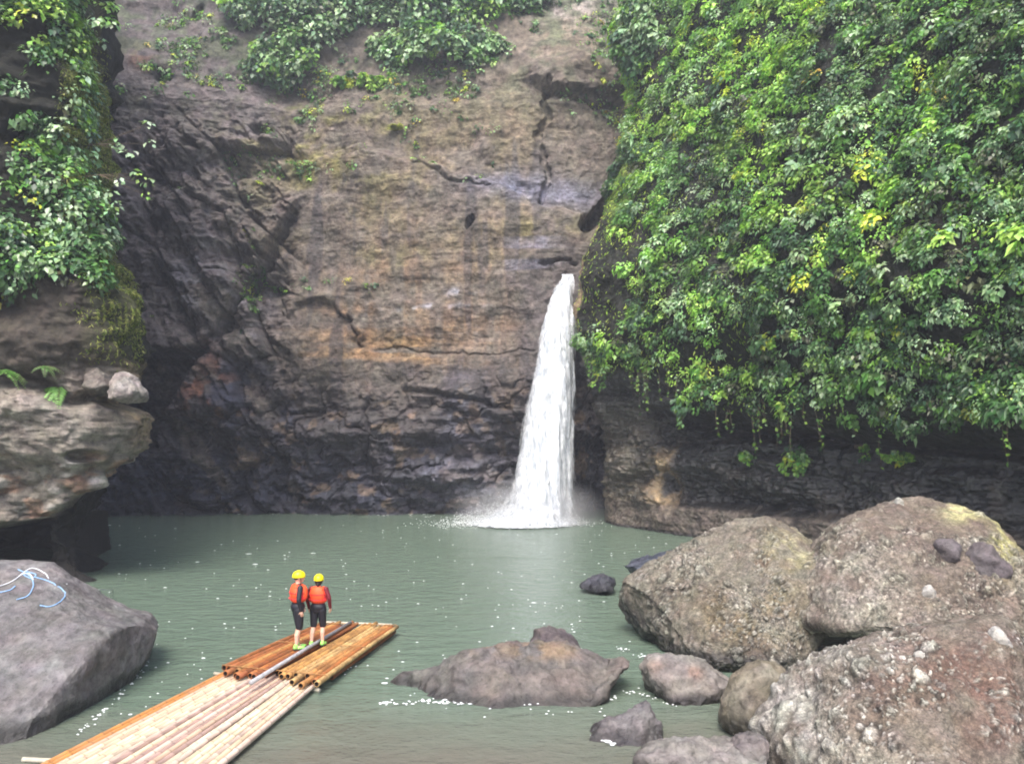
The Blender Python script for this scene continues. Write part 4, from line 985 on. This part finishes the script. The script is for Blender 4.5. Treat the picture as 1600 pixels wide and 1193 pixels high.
M_SKIN = plain('skin', (214, 172, 150), .55, .08, 20); M_BLACK = plain('black_neoprene', (30, 31, 40), .55, .2, 20)
M_VEST = plain('orange_vest', (246, 88, 46), .6, .12, 14); M_RED = plain('red_side_panel', (214, 48, 56), .6, .12, 14); M_MAR = plain('maroon_sleeve', (112, 32, 44), .6, .15, 20)
M_HELM = plain('yellow_helmet', (240, 226, 24), .3, .05, 8, .5); M_SHOE = plain('lime_shoe', (150, 214, 104), .5, .12, 20); M_SOLE = plain('dark_sole', (36, 52, 46), .7)
M_HAIR = plain('dark_hair', (40, 26, 22), .6, .3, 40); M_EYE = plain('eye', (30, 26, 24), .2)
def person(label, loc, rz, H, sleeve, lhand, rhand, lfoot, rfoot, turn, hair):
    """local frame: facing +Y, metres for a 1.60 m figure scaled by H/1.60"""
    root = empty('person', loc, rz); root.scale = (H / 1.6 * 1.12, H / 1.6 * 1.12, H / 1.6); tag(root, label, 'person', 'two people standing on the raft')
    hips = {-1: (-.085, 0, .84), 1: (.085, 0, .84)}; feet = {-1: lfoot, 1: rfoot}; hands = {-1: lhand, 1: rhand}
    body = [ell((0, .0, 1.0), (.135, .09, .16)), ell((0, 0, 1.2), (.155, .1, .15)), ell((0, 0, .88), (.15, .105, .11)), cone((0, -.005, 1.3), (0, .0, 1.42), .055, .05)]
    top = [ell((0, .0, 1.02), (.145, .1, .16)), ell((0, 0, 1.2), (.166, .11, .155)), cone((0, -.005, 1.31), (0, 0, 1.355), .07, .06)]
    shorts = [ell((0, 0, .9), (.174, .136, .12)), ell((0, 0, .83), (.15, .115, .1))]
    for sd in (-1, 1):
        hp = np.array(hips[sd]); ft = np.array(feet[sd]); ank = ft + [0, -.03, .08]; kn = (hp + ank) / 2 + np.array([0, .035, .0])
        body += [cone(hp, kn, .075, .05), cone(kn, (kn + ank) / 2 + [0, -.02, .03], .048, .05), cone((kn + ank) / 2 + [0, -.02, .03], ank, .048, .032), cone(ank + [0, .01, -.03], ft + [0, .1, .03], .035, .028)]
        shorts += [cone(hp, kn + (hp - kn) * .02, .1, .07)]
        sh = np.array((sd * .165, 0, 1.32)); hd = np.array(hands[sd]); el = (sh + hd) / 2 + np.array([sd * .05, -.05, 0.01]); wr = hd
        body += [cone(sh, el, .046, .037), cone(el, wr, .036, .024)]
        top += [cone(sh, el, .056, .046), cone(el, wr - (wr - el) * .04, .046, .034)]
        d_ = unit((wr - el)[None])[0]; d2 = unit((d_ + np.array([0, .1, -.35]))[None])[0]; sdv = unit(np.cross(d2, [sd, 0, 0])[None])[0]
        palm = wr + d2 * .055; body += [cone(wr, palm, .024, .027), cone(wr + d2 * .02 + sdv * .012, palm + sdv * .014 + d2 * .02, .018, .016), cone(wr + d2 * .02 - sdv * .012, palm - sdv * .014 + d2 * .02, .018, .016)]
        inw = np.array([-sd, 0, 0])
        for k, L in enumerate((.062, .07, .066, .052)):
            b0 = palm + sdv * (.026 - .0175 * k) + d2 * .018; b1 = b0 + d2 * L * .5 + inw * .004; b2 = b1 + d2 * L * .32 + inw * .014; b3 = b2 + d2 * L * .15 + inw * .016
            body += [cone(b0, b1, .0088, .0082, 8), cone(b1, b2, .0082, .0076, 8), cone(b2, b3, .0076, .0068, 8)]
        th0 = wr + d2 * .025 + sdv * .022; th1 = th0 + sdv * .026 + d2 * .022 + inw * .012; th2_ = th1 + d2 * .026 + sdv * .008 + inw * .008
        body += [cone(th0, th1, .011, .0098, 8), cone(th1, th2_, .0098, .008, 8)]
        # shoe: upper tapering to the toe, with a sole
        sh_ = [ell(ft + [0, -.045, .05], (.042, .05, .05)), ell(ft + [0, .05, .035], (.044, .09, .036)), cone(ft + [0, -.04, .06], ft + [0, -.035, .095], .042, .042)]
        s_ = voxel('shoe', sh_, M_SHOE, root, .006, 2)
        voxel('sole', [ell(ft + [0, -.045, .012], (.045, .056, .014)), ell(ft + [0, .05, .012], (.048, .098, .014))], M_SOLE, s_, .006, 1)
    hr = Matrix.Rotation(turn, 4, 'Z'); hc = np.array((0, .012, 1.50)); hp_ = lambda v: hc + np.array(hr @ Vector(v))
    body += [ell(hc, (.072, .088, .1), hr), ell(hp_((0, .035, -.055)), (.05, .052, .05), hr), cone(hp_((0, .085, .005)), hp_((0, .1, -.025)), .009, .014, 8), ell(hp_((0, .084, -.052)), (.024, .012, .009), hr), ell(hp_((.073, -.005, -.01)), (.012, .02, .03), hr), ell(hp_((-.073, -.005, -.01)), (.012, .02, .03), hr), ell(hp_((0, .075, .03)), (.05, .016, .01), hr)]
    voxel('body', body, M_SKIN, root, .0062, 2)
    for sd in (-1, 1): V, Fs = ell(hp_((sd * .028, .081, .008)), (.011, .008, .008), hr); poly('eye', V, Fs, M_EYE, root)
    voxel('wetsuit_top', top, sleeve, root, .008); voxel('shorts', shorts, M_BLACK, root, .008)
    # life vest: padded shell with waist, arm openings and shoulder yokes
    v_ = [ell((0, -.055, 1.19), (.172, .1, .2)), ell((-.08, .08, 1.18), (.098, .088, .185)), ell((.08, .08, 1.18), (.098, .088, .185)), cone((-.1, -.06, 1.32), (-.1, .06, 1.32), .045, .045), cone((.1, -.06, 1.32), (.1, .06, 1.32), .045, .045), ell((0, 0, 1.05), (.19, .145, .08))]
    vest = voxel('life_vest', v_, M_VEST, root, .009, 4)
    for z_ in (1.08, 1.2):
        th = np.linspace(0, 2 * math.pi, 40); k = 1.04 if z_ < 1.1 else 1.0
        V, Fs = tube([(math.cos(a) * .192 * k, math.sin(a) * .158 * k, z_) for a in th], .011, 6, cap=False); poly('strap', V, Fs, M_RED, vest)
    for sd in (-1, 1): voxel('side_panel', [ell((sd * .155, 0, 1.13), (.03, .07, .12))], M_RED, vest, .008, 2)
    # helmet: dome with brim, ear guards and vent slots
    V, Fc = ico(4); m = V[:, 2] > -.28; Q = V.copy(); Q[:, 2] = np.maximum(Q[:, 2], -.28); Q[~m, :2] *= .93
    ed = np.exp(-((Q[:, 2] + .24) / .09) ** 2); Q[:, :2] *= (1 + .07 * ed)[:, None]; Q = Q * np.array((.104, .124, .118)) + np.array((0, -.004, .045))
    gr_ = np.abs(np.sin(Q[:, 0] * 70)) ** 8 * (V[:, 2] > .25) * .004; Q -= V * gr_[:, None]
    Q = Q @ np.array(hr.to_3x3()).T + hc
    hm = make('helmet', Q, Fc, M_HELM, root)
    for sx in (-.05, 0, .05):
        for sy in (-.055, .045):
            vv = Vector((sx, sy, .045 + .118 * math.sqrt(max(.1, 1 - (sx / .104) ** 2 - (sy / .124) ** 2)) - .003)); V, Fs = ell(hp_(vv), (.009, .022, .006), hr); poly('vent', V, Fs, M_BLACK, hm)
    pts = [hp_((math.cos(a) * .082, .02 + .02 * abs(math.sin(a)), .03 + math.sin(a) * .135)) for a in np.linspace(math.pi, 2 * math.pi, 20)]
    V, Fs = tube(pts, .006, 6); poly('chin_strap', V, Fs, M_BLACK, hm)
    if hair: voxel('hair', [ell(hp_((0, -.035, -.02)), (.078, .068, .095), hr), cone(hp_((0, -.07, -.07)), hp_((0, -.075, -.16)), .045, .02)], M_HAIR, root, .008, 2)
    else: voxel('hair', [ell(hp_((0, -.022, .012)), (.077, .078, .075), hr)], M_HAIR, root, .008, 2)
    return root
deck = .262
P1 = at(464, 1013, z=deck); P2 = at(496, 1008, z=deck)
person('taller person in orange vest and yellow helmet, standing side-on at the left', P1, R(-62), 1.53, M_BLACK, (-.2, .12, .86), (.19, .02, .83), (-.075, .06, 0), (.075, .0, 0), R(-8), False)
person('shorter dark-haired person seen from behind in orange vest and yellow helmet', P2, R(-12), 1.42, M_MAR, (-.25, .1, .83), (.22, .12, .86), (-.1, -.05, 0), (.1, .06, 0), R(14), True)

# ------------------------------------------------------------------ air, light, camera
t = NT('haze'); t.n.remove(t.p)
pv = t.add('ShaderNodeVolumePrincipled', ins={'Color': (.86, .9, 1, 1), "Density": .0015, 'Anisotropy': .2}); t.l.new(pv.outputs[0], t.out.inputs['Volume'])
x0, x1, y0, y1, z0, z1 = -101, 101, -75, 131, -4, 60
V = [(x, y, z) for x in (x0, x1) for y in (y0, y1) for z in (z0, z1)]
Fs = [(0, 1, 3, 2), (4, 6, 7, 5), (0, 4, 5, 1), (2, 3, 7, 6), (0, 2, 6, 4), (1, 5, 7, 3)]
o = poly('haze', np.array(V, float), Fs, t.m, smooth=False); tag(o, kind='stuff')

w = bpy.data.worlds.new('World'); scene.world = w; w.use_nodes = True; nt = w.node_tree
sky = nt.nodes.new('ShaderNodeTexSky'); sky.sky_type = 'NISHITA'; sky.sun_disc = False
SUN = Vector((-.12, -.62, .95)).normalized(); el = math.asin(SUN.z); az = math.atan2(SUN.x, SUN.y)
sky.sun_elevation = el; sky.sun_rotation = az; sky.dust_density = 4; sky.air_density = 1.0
bg = nt.nodes['Background']; bg.inputs['Strength'].default_value = .15; nt.links.new(sky.outputs[0], bg.inputs['Color'])
ld = bpy.data.lights.new('sun', 'SUN'); ld.energy = 1.4; ld.angle = R(24); ld.color = (1, .97, .92); lo = bpy.data.objects.new('sun', ld); COL.objects.link(lo)
lo.rotation_euler = SUN.to_track_quat('Z', 'Y').to_euler(); lo.location = (0, 0, 50)
cam = bpy.data.cameras.new('camera'); cam.sensor_width = 36; cam.lens = 36 * F / 1600; cam.clip_end = 1000; cam.clip_start = .1
co = bpy.data.objects.new('camera', cam); COL.objects.link(co); co.location = (0, 0, CAMH); co.rotation_euler = (R(90) + PITCH, 0, 0); scene.camera = co
scene.view_settings.view_transform = 'Standard'; scene.view_settings.look = 'None'; scene.view_settings.exposure = 1.5; scene.view_settings.gamma = 1
scene.cycles.filter_width = 1.9; scene.cycles.transparent_max_bounces = 16; scene.cycles.max_bounces = 6
